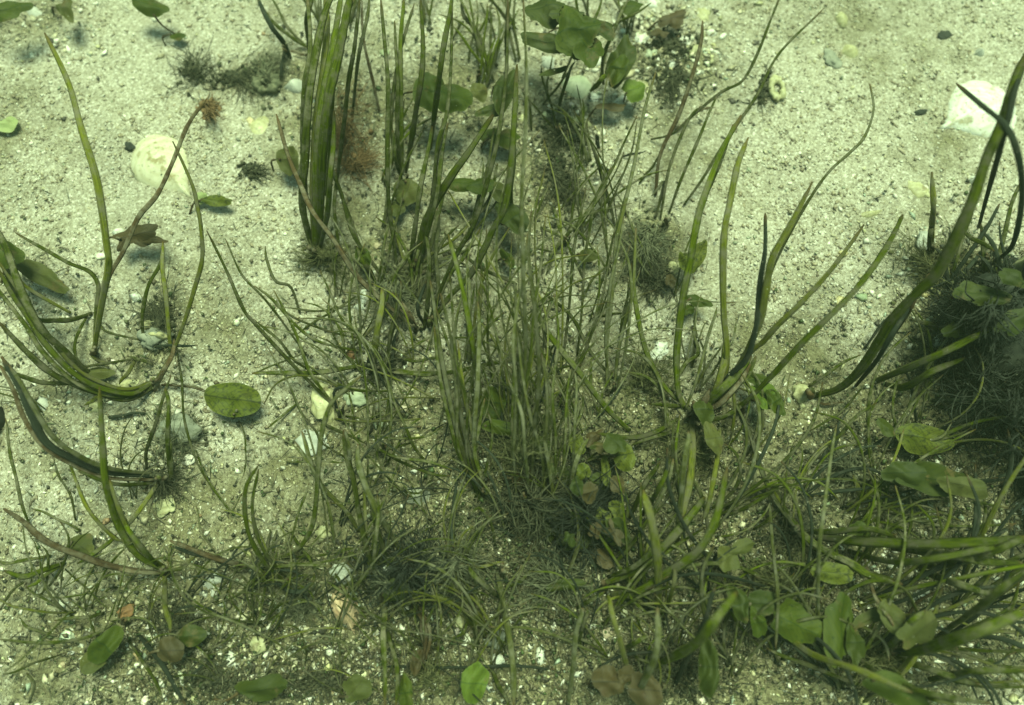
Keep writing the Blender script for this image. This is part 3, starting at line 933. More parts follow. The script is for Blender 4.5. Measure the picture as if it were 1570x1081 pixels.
L('dark green upright frond right of the overlapping pair', 'd', 773, 135, 16, 34, -20, .045, .25, more=(('d', 752, 168, 22, 11, 15, .035, .3),))
L('blurry green leaf cluster low between two tall blades', 'g', 772, 210, 24, 17, 0, .014, .25, more=(('g', 750, 205, 15, 10, 20, .01, .3),))
L('olive translucent leaf pair below the green fan foot', 'o', 624, 293, 20, 24, 70, .012, .2, more=(('o', 608, 318, 14, 16, 20, .01, .3),))
L('row of green lobes joined end to end, upper centre', 'g', 708, 282, 26, 13, 0, .022, .25, more=(('g', 737, 283, 22, 16, 10, .025, .2), ('o', 765, 292, 20, 16, -20, .022, .25)))
L('dark green leaf tucked behind the tall right-leaning blade', 'd', 786, 336, 18, 33, 35, .025, .2, more=(('d', 775, 318, 15, 14, 0, .02, .2),))
L('slim green leaf lying beside the brown root stalk', 'g', 556, 392, 11, 20, 35, .015, .15)
L('small green pointed leaf between centre blades', 'g', 778, 395, 8, 18, 35, .012, .15)
L('green rounded leaf beside the tall grey blades', 'g', 757, 618, 19, 26, 0, .015, .15)
L('flat green leaf overlapping the rounded one beside the tall grey blades', 'g', 766, 655, 26, 12, -8, .02, .2)
L('small oval olive leaf on bare sand right of centre', 'o', 901, 391, 16, 10, -10, .01, .12)
L('olive leaf standing on edge right of the grey fuzz', 'm', 1070, 392, 28, 12, 62, .02, .2, more=(('m', 1050, 400, 8, 20, 0, .02, .2),))
L('crinkled green leaf pair on sand above the star plant', 'g', 1072, 462, 17, 10, -25, .012, .3, more=(('g', 1055, 475, 10, 9, 30, .01, .3), ('b', 1028, 430, 9, 10, 0, .01, .3)))
rq = random.Random(77)
L('clotted brown-green leaf heap at the foot of the grey blade bundle', 'b', 800, 730, 20, 14, 10, .012, .5, name='seaweed', cat='seaweed', more=tuple(
   (rq.choice('bddmd'), 790+rq.uniform(0, 165), 668+rq.uniform(0, 190), rq.uniform(9, 21), rq.uniform(8, 16), rq.uniform(0, 180), rq.uniform(.008, .03), rq.uniform(.3, .6)) for _ in range(19)))
L('dark green leaf in the central thicket', 'd', 819, 650, 24, 16, 20, .008, .3)
L('olive-brown leaf with a pale stem through it', 'm', 956, 697, 16, 25, 10, .02, .15)
L('drooping olive leaf under the star plant', 'o', 1095, 672, 14, 26, 10, .02, .2)
L('lime-green folded leaf right of the star plant', 'l', 1177, 608, 24, 24, 20, .022, .3, more=(('g', 1190, 615, 14, 22, 30, .025, .3), ('g', 1162, 582, 18, 12, 0, .02, .3)))
L('olive spotted leaf lying in the shade on the right', 'm', 1418, 673, 46, 23, -12, .014, .1, more=(('d', 1358, 655, 18, 11, -50, .018, .2),))
L('large blurry green leaf below the spotted one', 'd', 1435, 735, 66, 25, -5, .03, .3, more=(('o', 1480, 745, 35, 16, -15, .04, .3), ('d', 1385, 725, 25, 20, 0, .035, .3)))  # dark leaf colour carries the shade this leaf lies in
L('olive leaf with a rusty rim on pale sand', 'm', 1277, 878, 31, 17, -5, .022, .1)
L('leafy green seaweed spread near the bottom right', 'g', 1225, 960, 46, 28, -25, .028, .3, more=(('g', 1290, 968, 50, 24, 75, .03, .35), ('d', 1312, 985, 18, 34, 0, .03, .3), ('o', 1338, 945, 30, 10, 30, .03, .4)), name='seaweed', cat='seaweed')
L('pale green hazy frond right of the leafy green seaweed', 'o', 1408, 968, 32, 22, 30, .045, .4, name='seaweed', cat='seaweed', more=(('o', 1370, 950, 25, 16, -50, .04, .4),))
L('green leaf cut off by the bottom edge, lower right', 'g', 1375, 1058, 48, 20, -25, .05, .2)
L('small green leaf over the long level blades', 'g', 1318, 815, 13, 15, 40, .02, .3)
L('olive crumpled leaf left of the long level blades', 'o', 1116, 855, 18, 20, 30, .03, .3, more=(('o', 1140, 838, 22, 10, 25, .03, .3),))
L('tall dark green leaf near the bottom, right of centre', 'd', 1087, 1022, 15, 42, -5, .04, .15)
L('dark green oval leaf at the lower right thicket', 'd', 1135, 927, 14, 27, 15, .035, .2)
L('green leaf pair beside the dark oval leaf, lower right', 'd', 1168, 925, 22, 20, 0, .03, .3, more=(('g', 1162, 955, 14, 22, 10, .03, .3),))
L('amber square-ended leaf at the bottom centre', 'l', 727, 1048, 21, 30, -8, .022, .15)
L('small brown leaf hanging above the bottom line blade', 'b', 638, 1015, 9, 19, -15, .015, .2)
L('green leaf at the bottom edge left of the amber one', 'g', 622, 1062, 12, 26, 10, .015, .25)
L('dark green leaf low in the bottom left thicket', 'd', 400, 1058, 45, 18, 8, .015, .4)
L('olive patch leaf at the foot of the bottom blades', 'o', 545, 1055, 22, 20, 50, .015, .4)
L('green and brown leaf pointing up in the lower left', 'g', 160, 990, 17, 33, -42, .02, .15, more=(('o', 143, 1012, 20, 18, 40, .016, .15),))
L('dark round leaf, upper one of the brown pair at lower left', 'd', 292, 975, 21, 16, 5, .018, .12)
L('brown round leaf, lower one of the pair at lower left', 'b', 259, 997, 19, 21, 0, .02, .2)
L('pale olive film of leaf on sand above the lower left blades', 'o', 125, 838, 22, 17, -30, .006, .35)
L('faint olive leaf behind the left arched blades', 'o', 145, 572, 25, 9, 8, .008, .25)
L('olive-brown leaf half hidden behind left edge blades', 'o', 60, 420, 50, 14, -28, .014, .25, more=(('g', 10, 390, 26, 18, -40, .03, .3),))
L('green leaf cut off by the upper left corner', 'g', 12, 14, 30, 17, 20, .03, .25)
L('olive leaf fold at the top edge near the left corner', 'o', 100, 12, 12, 20, 15, .02, .3)
L('bright green leaf at the top edge with a thin stem', 'g', 228, 8, 26, 15, -15, .02, .2, ((235, 22, .02), (250, 40, .012), (272, 54, .003)))
L('tiny green leaf at the end of a stem near the top', 'g', 272, 55, 13, 8, -15, .006, .2)
L('pale leaf lying at the left edge', 'p', 6, 190, 20, 14, 8, .005, .12)
L('large ragged green seaweed at the top, right of centre', 'g', 888, 45, 34, 40, 10, .06, .3, name='seaweed', cat='seaweed', more=(
   ('d', 842, 65, 40, 13, -12, .05, .3), ('d', 835, 12, 30, 30, 0, .05, .35), ('g', 905, 75, 22, 30, -30, .055, .3),
   ('d', 918, 40, 24, 26, 20, .05, .35), ('d', 870, 20, 28, 20, 0, .055, .3), ('d', 850, 108, 20, 7, 25, .04, .3)))
L('rust-tipped dark green leaf over the shell heap', 'd', 953, 92, 20, 42, -22, .03, .15, more=(('g', 948, 105, 14, 26, -22, .031, .2),))
L('bright green leaf touching the pale shells', 'l', 973, 138, 17, 18, 20, .016, .25)
L('brown curled leaf under the bright green one', 'b', 938, 163, 24, 9, 5, .012, .35)
L('green film of weed at the top edge above the shell heap', 'g', 968, 10, 16, 14, 0, .02, .3)
L('wine-red weed over the shell heap', 'b', 1030, 28, 20, 14, 10, .012, .5, name='seaweed', cat='seaweed', more=(('b', 1012, 50, 12, 8, 0, .01, .5),))
L('thick dark leafy seaweed mass right of the grey blade bundle', 'd', 903, 780, 24, 42, 0, .010, .35, name='seaweed', cat='seaweed', more=(
   ('m', 943, 806, 22, 24, 20, .014, .3), ('d', 868, 728, 22, 16, 0, .010, .4), ('d', 880, 830, 26, 16, 20, .008, .4),
   ('d', 845, 800, 16, 26, 0, .008, .4), ('d', 925, 740, 22, 12, -20, .012, .35), ('d', 865, 897, 34, 9, 8, .01, .3)))
L('rust-brown round weed at the bottom, left lobe blackish', 'b', 933, 1045, 25, 24, 0, .03, .3, name='seaweed', cat='seaweed', more=(('b', 990, 1058, 26, 26, 0, .035, .3), ('b', 960, 1035, 14, 12, 0, .03, .3)))
L('dark green bulky weed in the shade by the right edge', 'd', 1505, 452, 40, 18, -12, .05, .3, name='seaweed', cat='seaweed', more=(
   ('d', 1558, 492, 34, 18, 30, .055, .3), ('d', 1482, 500, 36, 14, 20, .03, .4), ('d', 1552, 425, 24, 14, -30, .06, .3)))
L('dark green pointed leaf inside the mat left of centre bottom', 'd', 605, 905, 24, 18, 10, .02, .35)
L('dark leaf behind the star plant centre', 'd', 1080, 628, 14, 20, 0, .02, .3)

# ------------------------------------------------------------------ shells and stones
def dome(u, v, ru, rv, rot, hgt, ribs, rnd, kind='fan', sink=.0, tilt=(0, 0)):
    """half shell: domed, growth rings and radiating ribs, hinge at one end"""
    c = P(u, v, 0); k = px2m(c); a = math.radians(rot); ca, sa = math.cos(a), math.sin(a)
    NR, NA = 12, 56; V, F, U = [], [], []
    sd = rnd.random()*30
    for side in (0, 1):
        for i in range(NR+1):
            for j in range(NA):
                th = 2*math.pi*j/NA; r = i/NR
                X, Y = math.cos(th), math.sin(th)
                q = 1+.05*noise.noise(Vector((X*2+sd, Y*2, 0)))+.015*noise.noise(Vector((X*9+sd, Y*9, 0)))
                if kind == 'fan': q *= 1-.42*max(0, -X+.25)**1.1*abs(Y)**.5      # pinched towards the hinge
                if kind == 'chip': q *= (1+.35*noise.noise(Vector((X*1.3+sd, Y*1.3, 7))))/(max(abs(math.cos(th-sd)), abs(math.cos(th-sd-1.9)), abs(math.cos(th-sd-3.9)))**1.2)*.86
                x, y = X*r*q*ru*k, Y*r*q*rv*k
                z = hgt*(1-r*r)**.75 if kind != 'chip' else hgt*.35*(1-r**6)+x*math.sin(sd)*.12
                hx, hy = X*r+1, Y*r                     # polar about the hinge
                if ribs: z += hgt*.07*math.cos(math.atan2(hy, hx)*ribs)*min(1, math.hypot(hx, hy))
                z += hgt*.03*math.sin(math.hypot(hx, hy)*26)+hgt*.06*noise.noise(Vector((x*150, y*150, sd)))
                z += x*tilt[0]+y*tilt[1]-sink-(.0012+hgt*.12)*r
                if side: z -= .0013
                V.append(c+Vector((x*ca-y*sa, x*sa+y*ca, z+.0012))); U.append((0, 0))
    n1 = (NR+1)*NA
    for s, off in ((0, 0), (1, n1)):
        for i in range(NR):
            for j in range(NA):
                p, q = off+i*NA+j, off+i*NA+(j+1) % NA
                f = (p, p+NA, q+NA, q); F.append(f if s == 0 else f[::-1])
    for j in range(NA):
        p, q = NR*NA+j, NR*NA+(j+1) % NA; F.append((p, p+n1, q+n1, q))
    return V, F
def shell(label, mat, u, v, ru, rv, rot=0, hgt=.004, ribs=0, kind='fan', name='clam_shell', cat='shell', **kw):
    rnd = random.Random(int(u*3+v)); V, F = dome(u, v, ru, rv, rot, hgt, ribs, rnd, kind, **kw)
    USED[label] = 1
    return tag(mesh(name, V, F, mat, None, None, True, P(u, v, 0)), label, cat)
shell('big cream clam shell under the rusty twig, tapering to the lower right', M_CREAM, 254, 258, 72, 47, 132, .006)
shell('large white fan-shaped shell near the right edge', M_SHELLW, 1496, 172, 66, 56, 25, .006, 34)
shell('flat pale green clam under the green seaweed', M_SHELLG, 882, 132, 31, 25, -20, .003)
shell('pink ribbed scallop half buried at the bottom', M_SHELLP, 532, 935, 40, 24, 112, .006, 22)
shell('triangular cream shell right of centre', M_SHELLW, 1010, 540, 20, 14, 50, .004, kind='chip', name='shell_piece')
shell('yellow triangular shell shard near the upright yellow blade', M_SHELLY, 1408, 290, 21, 13, -40, .003, kind='chip', name='shell_piece')
shell('small white shell touching the huge dark blade', M_SHELLW, 1490, 277, 11, 9, 0, .003, name='shell_piece')
shell('pale half-buried shell left of the brown stalk', M_BLUE, 450, 133, 17, 14, 20, .004)
shell('narrow white shell standing beside the root stalk', M_SHELLW, 558, 455, 8, 15, 8, .003, name='shell_piece', kind='chip')
shell('short white chip lying under the narrow shell', M_SHELLW, 552, 470, 11, 6, -10, .002, name='shell_piece', kind='chip')
shell('pale blue ragged shell flake above the lower left thicket', M_BLUE, 325, 890, 19, 11, 35, .002, name='shell_piece', kind='chip')
shell('small pale blue flake under the ragged one', M_BLUE, 329, 907, 6, 10, 10, .002, name='shell_piece', kind='chip')
shell('long yellow shell sliver under the left arched blades', M_SHELLY, 203, 588, 27, 8, 6, .002, name='shell_piece', kind='chip')
shell('cream pointed shell below the left arched blades', M_SHELLY, 150, 622, 17, 10, 25, .003, name='shell_piece', kind='chip')
shell('pale blue shell sliver beside the wide dark blade', M_BLUE, 65, 619, 14, 9, -50, .003, name='shell_piece', kind='chip')
shell('white shell wedge at bottom centre', M_SHELLW, 829, 1005, 9, 16, 0, .003, name='shell_piece', kind='chip')
shell('square cream chip under the bottom left blades', M_SHELLW, 352, 1012, 12, 13, 5, .002, name='shell_piece', kind='chip')
shell('white-blue shell chip between the lower right blades', M_SHELLW, 1412, 912, 15, 8, 15, .003, name='shell_piece', kind='chip')
shell('slim cream shell sliver on the bright right sand', M_SHELLY, 1335, 328, 20, 6, 12, .002, name='shell_piece', kind='chip')
shell('faint cream shell near the top right', M_SHELLY, 1288, 30, 12, 15, 0, .003)
shell('half-buried pale shell in a hollow, upper right', M_SHELLY, 1300, 80, 17, 14, 20, .003)
shell('tiny bright bluish chip, upper right sand', M_BLUE, 1500, 82, 9, 8, 20, .003, name='shell_piece')
shell('sand-coloured round shell, upper left of centre', M_SHELLY, 393, 195, 20, 25, -15, .002, sink=.001)
shell('cream shell fragment at the top left, beside green leaf', M_BLUE, 52, 18, 20, 9, -25, .003, name='shell_piece', kind='chip')
shell('white shell chip beside the curled brown leaf', M_SHELLW, 181, 358, 10, 10, 0, .003, name='shell_piece')
shell('round cream chip beside the tall olive blade', M_SHELLW, 208, 456, 11, 8, -20, .003, name='shell_piece')
shell('small pale chip in the lower middle sand', M_SHELLW, 634, 723, 7, 5, 0, .002, name='shell_piece')
for i, (a, b, r1, r2, rt, mt, lb) in enumerate([
    (955, 152, 26, 7, 35, M_SHELLW, 'long white shell edge below the bright green leaf'),
    (987, 130, 9, 12, 10, M_SHELLY, 'cream shell standing beside the bright green leaf'),
    (1030, 98, 11, 7, 70, M_SHELLW, 'white glossy shell in the middle of the heap'),
    (1050, 62, 15, 10, 20, M_SHELLW, 'white shell at the heap top under the wine-red weed'),
    (1078, 22, 12, 15, 0, M_SHELLY, 'yellow hollow shell at the top right of the heap'),
    (1062, 75, 16, 9, 10, M_SHELLY, 'yellow shell below the hollow one'),
    (985, 60, 14, 11, 60, M_SHELLW, 'white shell at the heap, left end'),
    (1000, 82, 13, 10, 20, M_SHELLG, 'greenish shell in the heap'),
    (1016, 118, 14, 8, -30, M_SHELLY, 'cream bar-shaped shell at the heap foot'),
    (1090, 50, 9, 7, 0, M_SHELLW, 'small white shell on the heap right side'),
    (885, 186, 10, 13, 15, M_SHELLY, 'cream chip below the pale green clam'),
    (900, 190, 7, 11, -10, M_SHELLY, 'yellow chip below the pale green clam'),
    (840, 95, 13, 14, 0, M_BLUE, 'bluish chip left of the pale green clam'),
    (918, 95, 8, 8, 0, M_SHELLW, 'white cube-like chip right of the ragged seaweed'),
    (1000, 5, 9, 10, 0, M_SHELLW, 'white chip at the top edge above the heap')]):
    shell(lb, mt, a, b, r1, r2, rt, .003, kind='chip', name='shell_piece')['group'] = 'shells in and round the heap'

def ring(label, u, v, ru, rv, mat, r=.0016, name='ring_shell', cat='shell'):
    c = P(u, v, 0); k = px2m(c); V, F = [], []
    NA, NB = 48, 10
    for i in range(NA):
        th = 2*math.pi*i/NA; rr = r*(1+.9*noise.noise(Vector((math.cos(th)*2.4, math.sin(th)*2.4, u))))
        for j in range(NB):
            ph = 2*math.pi*j/NB; q = 1+rr*math.cos(ph)/(min(ru, rv)*k)
            V.append(c+Vector((math.cos(th)*ru*k*q, math.sin(th)*rv*k*q, .0018+rr*math.sin(ph))))
    for i in range(NA):
        for j in range(NB):
            F.append((i*NB+j, ((i+1) % NA)*NB+j, ((i+1) % NA)*NB+(j+1) % NB, i*NB+(j+1) % NB))
    USED[label] = 1
    return tag(mesh(name, V, F, mat, None, None, True, c), label, cat)
ring('yellow ring-shaped worn shell with a dark hole, upper right', 1190, 138, 9, 16, M_SHELLY, .0017)
ring('hollow dark crumbly ring on sand left of the broad blades', 410, 130, 15, 13, M_DEBRIG, .0026, 'worm_tube', 'worm tube')

def rock(u, v, ru, rv, rot, hgt, rnd, seg=(14, 9), rough=.22):
    c = P(u, v, 0); k = px2m(c); a = math.radians(rot); ca, sa = math.cos(a), math.sin(a)
    sd = rnd.random()*40; V, F = [], []
    A, B = seg
    for i in range(B+1):
        ph = math.pi*i/B
        for j in range(A):
            th = 2*math.pi*j/A
            X, Y, Z = math.sin(ph)*math.cos(th), math.sin(ph)*math.sin(th), math.cos(ph)
            q = 1+rough*1.6*noise.noise(Vector((X*1.4+sd, Y*1.4, Z*1.4)))+rough*.5*noise.noise(Vector((X*5+sd, Y*5, Z*5)))
            x, y, z = X*q*ru*k, Y*q*rv*k, Z*q*hgt*.5
            V.append(c+Vector((x*ca-y*sa, x*sa+y*ca, z+hgt*.28)))
    for i in range(B):
        for j in range(A):
            F.append((i*A+j, (i+1)*A+j, (i+1)*A+(j+1) % A, i*A+(j+1) % A))
    return V, F
def stone(label, mat, u, v, ru, rv, rot=0, hgt=.005, name='pebble', cat='pebble', rough=.22, seg=(26, 16)):
    rough = rough*1.5
    rnd = random.Random(int(u*5+v)); V, F = rock(u, v, ru, rv, rot, hgt, rnd, seg, rough); USED[label] = 1
    return tag(mesh(name, V, F, mat, None, None, True, P(u, v, 0)), label, cat)
stone('yellow-green mottled stone under crossing thin blades', M_SHELLY, 497, 618, 18, 28, 10, .008, 'stone', 'stone')
stone('blue-green flat stone below the yellow-green one', M_BLUE, 478, 680, 24, 18, 0, .003, 'stone', 'stone')
stone('pale grey-green stone right of the yellow-green one', M_SHELLG, 545, 612, 15, 12, 0, .005, 'stone', 'stone')
stone('amber pebble above the level green blade', M_RUST, 540, 543, 8, 9, 0, .004)
stone('grey flat mossy stone left of centre', M_STONE, 278, 660, 32, 19, -5, .008, 'stone', 'stone')
stone('cracked brown mossy stone under left blades', M_STONE, 240, 520, 26, 18, 0, .009, 'stone', 'stone')
stone('pale olive angular stone on the mossy brown one', M_SHELLY, 233, 503, 12, 8, 25, .009, 'stone', 'stone')
stone('second olive angular stone on the mossy brown one, lower', M_SHELLY, 250, 518, 12, 6, -10, .011, 'stone', 'stone')
stone('orange pebble at the lower left', M_RUST, 197, 938, 13, 9, 20, .006)
stone('yellow pebble against the star plant centre', M_SHELLY, 1104, 610, 14, 16, 20, .012)
stone('yellow round pebble right of the lime-green leaf', M_SHELLY, 1226, 603, 11, 14, 0, .007)
stone('pale yellow pebble left of the crinkled leaf pair', M_SHELLY, 1031, 413, 9, 9, 0, .006)
stone('cream pebble near the bottom centre with a dark rim', M_SHELLY, 706, 950, 7, 13, 0, .005)
stone('white rounded pebble on the dark root clump', M_SHELLW, 600, 870, 7, 7, 0, .022)
stone('pale stone under the lower middle blades', M_BLUE, 526, 880, 18, 13, -30, .006, 'stone', 'stone')
stone('yellow stone right of the sickle blades', M_SHELLY, 497, 818, 11, 10, 0, .006, 'stone', 'stone')
stone('flat grey slab near bottom centre', M_STONE, 760, 980, 19, 12, 10, .004, 'stone', 'stone')
stone('bright blue-white pebble at bottom centre', M_SHELLW, 763, 1012, 12, 8, -15, .005)
stone('round yellow stone near the lower left dark leaf', M_SHELLY, 398, 990, 12, 13, 0, .006, 'stone', 'stone')
stone('dull olive crusted stone in the left middle sand', M_SHELLY, 254, 775, 15, 15, 0, .003, 'stone', 'stone')
stone('buried bluish stone in the shade by the spotted leaf', M_BLUE, 1440, 525, 14, 10, 0, .006, 'stone', 'stone')
stone('pale square stone above the dark weedy mound', M_BLUE, 1416, 372, 12, 17, 0, .006, 'stone', 'stone')
stone('yellowish stone on the dark weedy mound', M_SHELLY, 1534, 428, 13, 10, 0, .07, 'stone', 'stone')
stone('near-black shade at the right edge, built as a boulder', M_DARKST, 1580, 690, 42, 130, 0, .06, 'boulder', 'boulder', .3, (40, 26))  # solid dark shape standing in for the near-black edge shadow
stone('dark weedy mound at the right edge, blackened for the shade there', M_DARKST, 1570, 475, 92, 74, 10, .05, 'boulder', 'boulder', .45, (44, 28))  # weed mass, its near-black colour also carrying the edge shadow
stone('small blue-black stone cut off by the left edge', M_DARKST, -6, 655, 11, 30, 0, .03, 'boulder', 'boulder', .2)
stone('dark hole left of the fan-shaped shell, built as a black pebble', M_DARKST, 1410, 173, 11, 5, 20, .002)  # shaded hole modelled as a flat black lump
stone('dark hole at the left end of the cream shell, built as a black pebble', M_DARKST, 199, 226, 7, 8, 20, .002)  # another shaded hole, put in as a black lump
stone('dark hollow-shaded stone in the upper right', M_STONE, 1275, 92, 12, 16, 20, .003)
stone('blue-black scrap near the upper right corner', M_DARKST, 1447, 55, 10, 8, 20, .002)
stone('dark slab stone in the middle foreground sand', M_STONE, 640, 762, 20, 14, -10, .003, 'stone', 'stone')

# stick lying on the sand
V, F = tube_geo(catmull([P(168, 640, .002), P(190, 637, .003), P(205, 633, .003), P(221, 634, .002)], 12), .0011, 7, .6)
tag(mesh('stick', V, F, M['k'], None, [(.5, .5)]*len(V), True, P(195, 636)), 'short dark stick lying on sand left of centre', 'stick')

# ------------------------------------------------------------------ tangled debris and fuzzy growths
def tangle(label, mat, u, v, ru, rv, n, hmax=.012, r=.0004, ln=22, crumbs=40, name='debris_clump', cat='debris', rot=0, kind=None, upward=0.0):
    rnd = random.Random(int(u*11+v)); V, F = [], []; a = math.radians(rot)
    def place():
        q, th = min(1.5, abs(rnd.gauss(0, .62))), rnd.random()*2*math.pi
        q *= 1+.7*noise.noise(Vector((math.cos(th)*1.5+u, math.sin(th)*1.5+v, 4)))
        x, y = q*math.cos(th)*ru, q*math.sin(th)*rv
        return u+x*math.cos(a)+y*math.sin(a), v-x*math.sin(a)+y*math.cos(a), q
    for _ in range(int(n*.8)):
        x, y, q = place(); h = rnd.random()**1.5*hmax*max(.1, 1.1-q)
        d = noise.noise(Vector((x*.022, y*.022, u)))*9+rnd.gauss(0, .55)
        if upward: d = -math.pi/2+rnd.gauss(0, .7)
        pts = []
        for s in range(5):
            pts.append(P(x, y, max(.0006, h)))
            st = ln*rnd.uniform(.15, .75); x += math.cos(d)*st; y += math.sin(d)*st; d += rnd.gauss(0, .38)
            h += rnd.gauss(0, hmax*.18)+upward*.003
        v2, f2 = tube_geo(catmull(pts, 9), r*rnd.choice((.35, .45, .5, .65, .9)), 3, .4)
        o = len(V); V += v2; F += [tuple(i+o for i in f) for f in f2]
    for _ in range(crumbs):
        x, y, q = place(); s = rnd.uniform(1.2, 5)
        v2, f2 = rock(x, y, s, s*rnd.uniform(.5, 1), rnd.random()*180, rnd.uniform(.001, .004), rnd, (6, 4), .4)
        dz = rnd.random()*hmax*.5*max(0, 1-q)
        o = len(V); V += [p+Vector((0, 0, dz)) for p in v2]; F += [tuple(i+o for i in f) for f in f2]
    USED[label] = 1
    ob = mesh(name, V, F, mat, None, None, True, P(u, v, 0))
    return tag(ob, label, cat, None, kind)
T = tangle
T('dark debris streak behind the yellow ring shell', M_DEBRIS, 1168, 138, 7, 26, 60, .004, .0005, 12, 60, rot=-12)
T('dark worm cast on bare sand left of the broad blades', M_DEBRIS, 384, 262, 18, 11, 60, .005, .0005, 14, 60, 'worm_cast', 'worm cast')
T('dark feathery debris at the rusty twig tip', M_DEBRIS, 295, 112, 24, 22, 160, .008, rot=-50, crumbs=60)
T('rust-red fuzzy knot at the end of the twig', M_FUZZB, 318, 165, 11, 15, 110, .014, .0006, 10, 50, 'algae_tuft', 'algae')
T('trail of dark litter from twig to hollow ring', M_DEBRIS, 355, 120, 45, 12, 130, .005, rot=10, crumbs=110)
T('dark gritty litter round the hollow ring', M_DEBRIG, 408, 115, 26, 38, 170, .007, crumbs=150)
T('grey-green fuzz tuft on sand right of centre', M_DEBRIG, 990, 372, 26, 48, 420, .018, .0004, 22, 120, 'algae_tuft', 'algae', rot=-8)
T('dark moss under the grey-green fuzz tuft', M_DEBRIS, 1005, 425, 22, 32, 240, .01, crumbs=120)
T('black speckled debris band above centre', M_DEBRIS, 855, 275, 22, 55, 230, .008, rot=12, crumbs=220)
T('dark litter under the pale green clam', M_DEBRIS, 862, 205, 34, 26, 180, .008, crumbs=160)
T('dark peaty litter below the shell heap', M_DEBRIS, 1030, 120, 34, 20, 150, .008, crumbs=130)
T('litter mixed between shells of the heap', M_DEBRIS, 1025, 70, 52, 34, 70, .004, crumbs=200)
T('brown fuzzy weed behind the broad upright blades', M_FUZZB, 530, 205, 20, 58, 300, .02, .0004, 24, 60, 'algae_tuft', 'algae')
T('rusty fuzz strands below the brown fuzzy weed', M_FUZZB, 545, 250, 22, 26, 160, .014, .0004, 22, 30, 'algae_tuft', 'algae')
T('olive fuzz at the foot of the broad blades', M_FUZZ, 500, 395, 34, 24, 260, .012, crumbs=110)
T('grey-green fuzz at the foot of the brown stalk', M_DEBRIG, 600, 450, 34, 60, 330, .014, crumbs=160)
T('dark crumbly litter at the crossing of flat blades', M_DEBRIS, 590, 562, 36, 16, 200, .009, crumbs=130)
T('olive fuzz right of the narrow white shell', M_FUZZ, 640, 420, 40, 30, 180, .012, crumbs=60)
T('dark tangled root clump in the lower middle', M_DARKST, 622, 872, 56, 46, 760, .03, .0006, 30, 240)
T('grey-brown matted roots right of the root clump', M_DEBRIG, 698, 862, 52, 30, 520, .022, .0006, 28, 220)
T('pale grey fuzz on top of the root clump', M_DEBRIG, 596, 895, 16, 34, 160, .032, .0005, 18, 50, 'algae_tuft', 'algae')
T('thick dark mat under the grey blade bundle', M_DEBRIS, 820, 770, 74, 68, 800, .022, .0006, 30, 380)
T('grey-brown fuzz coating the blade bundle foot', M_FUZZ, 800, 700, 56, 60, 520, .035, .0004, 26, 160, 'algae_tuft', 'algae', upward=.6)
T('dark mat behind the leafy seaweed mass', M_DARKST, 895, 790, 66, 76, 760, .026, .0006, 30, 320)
T('grey fuzz on the lower part of the mat', M_DEBRIG, 850, 890, 60, 40, 300, .016, .0005, 26, 260)
T('olive haze of fuzz left of the star plant', M_FUZZ, 985, 585, 44, 50, 330, .015, .0003, 24, 80, 'algae_tuft', 'algae')
T('olive-grey fuzz under the star plant', M_FUZZ, 1060, 680, 50, 44, 360, .016, .0004, 24, 110, 'algae_tuft', 'algae')
T('dark litter on the cracked mossy stone', M_DEBRIS, 245, 500, 30, 38, 240, .012, crumbs=160)
T('dark litter on the grey flat stone', M_DEBRIG, 268, 668, 34, 28, 200, .012, crumbs=120)
T('dark knot of litter where the wide blade roots', M_DEBRIS, 248, 732, 26, 24, 190, .012, crumbs=100)
T('sparse dark litter under the bottom left blades', M_DEBRIS, 275, 960, 52, 34, 220, .008, crumbs=200)
T('fine black litter below the brown round leaves', M_DEBRIS, 330, 1040, 70, 36, 120, .008, crumbs=240)
T('dark litter at the bottom edge below the scallop', M_DEBRIS, 500, 1045, 74, 34, 150, .01, crumbs=200)
T('grey litter heap left of the scallop', M_DEBRIG, 465, 925, 34, 26, 200, .01, crumbs=110)
T('peaty litter under the right dark weed', M_DEBRIS, 1470, 540, 80, 50, 420, .016, crumbs=260)
T('grey-green fuzz over the sand by the right blades', M_FUZZ, 1430, 410, 60, 40, 330, .016, crumbs=150)
T('shaded weedy litter in the lower right middle', M_FUZZ, 1180, 900, 80, 70, 300, .022, .0004, 28, 240)
T('dark green-brown litter at the bottom, right of centre', M_DEBRIS, 1040, 1020, 100, 50, 480, .018, crumbs=380)
T('grey fuzz strands around the wiry plant', M_DEBRIG, 1300, 720, 50, 36, 280, .014, crumbs=120)
T('fuzzy litter at the foot of the sickle blades', M_FUZZ, 430, 870, 34, 20, 190, .012, crumbs=70)
T('fuzz and litter at the bottom left of the amber leaf', M_FUZZ, 650, 1040, 60, 34, 140, .012, crumbs=150)
T('shade down the right edge below the mound, built as black weed', M_DARKST, 1558, 640, 40, 110, 500, .06, .0006, 34, 120, 'algae_tuft', 'algae')  # black strands stand in for the shadow along the edge
T('murky shade below the left flank of the mound, built as black weed', M_DARKST, 1500, 585, 60, 60, 480, .03, .0007, 32, 120, 'algae_tuft', 'algae')  # added to spread the edge shadow downwards as black strands
T('weed low on the left flank of the mound, blackened for shade', M_DARKST, 1490, 480, 60, 50, 520, .03, .0006, 34, 120, 'algae_tuft', 'algae')  # weed coloured near black to take in the shadow here
T('mossy growth on the weedy mound, blackened for shade', M_DARKST, 1520, 470, 66, 62, 900, .06, .0008, 30, 200, 'algae_tuft', 'algae')  # growth on the mound, shadow put into its near-black colour
T('litter at the foot of the lower right fan', M_FUZZ, 1345, 1010, 56, 48, 420, .02, crumbs=180)
T('dark litter at the foot of the level blades', M_DEBRIS, 1215, 815, 50, 38, 330, .014, crumbs=170)

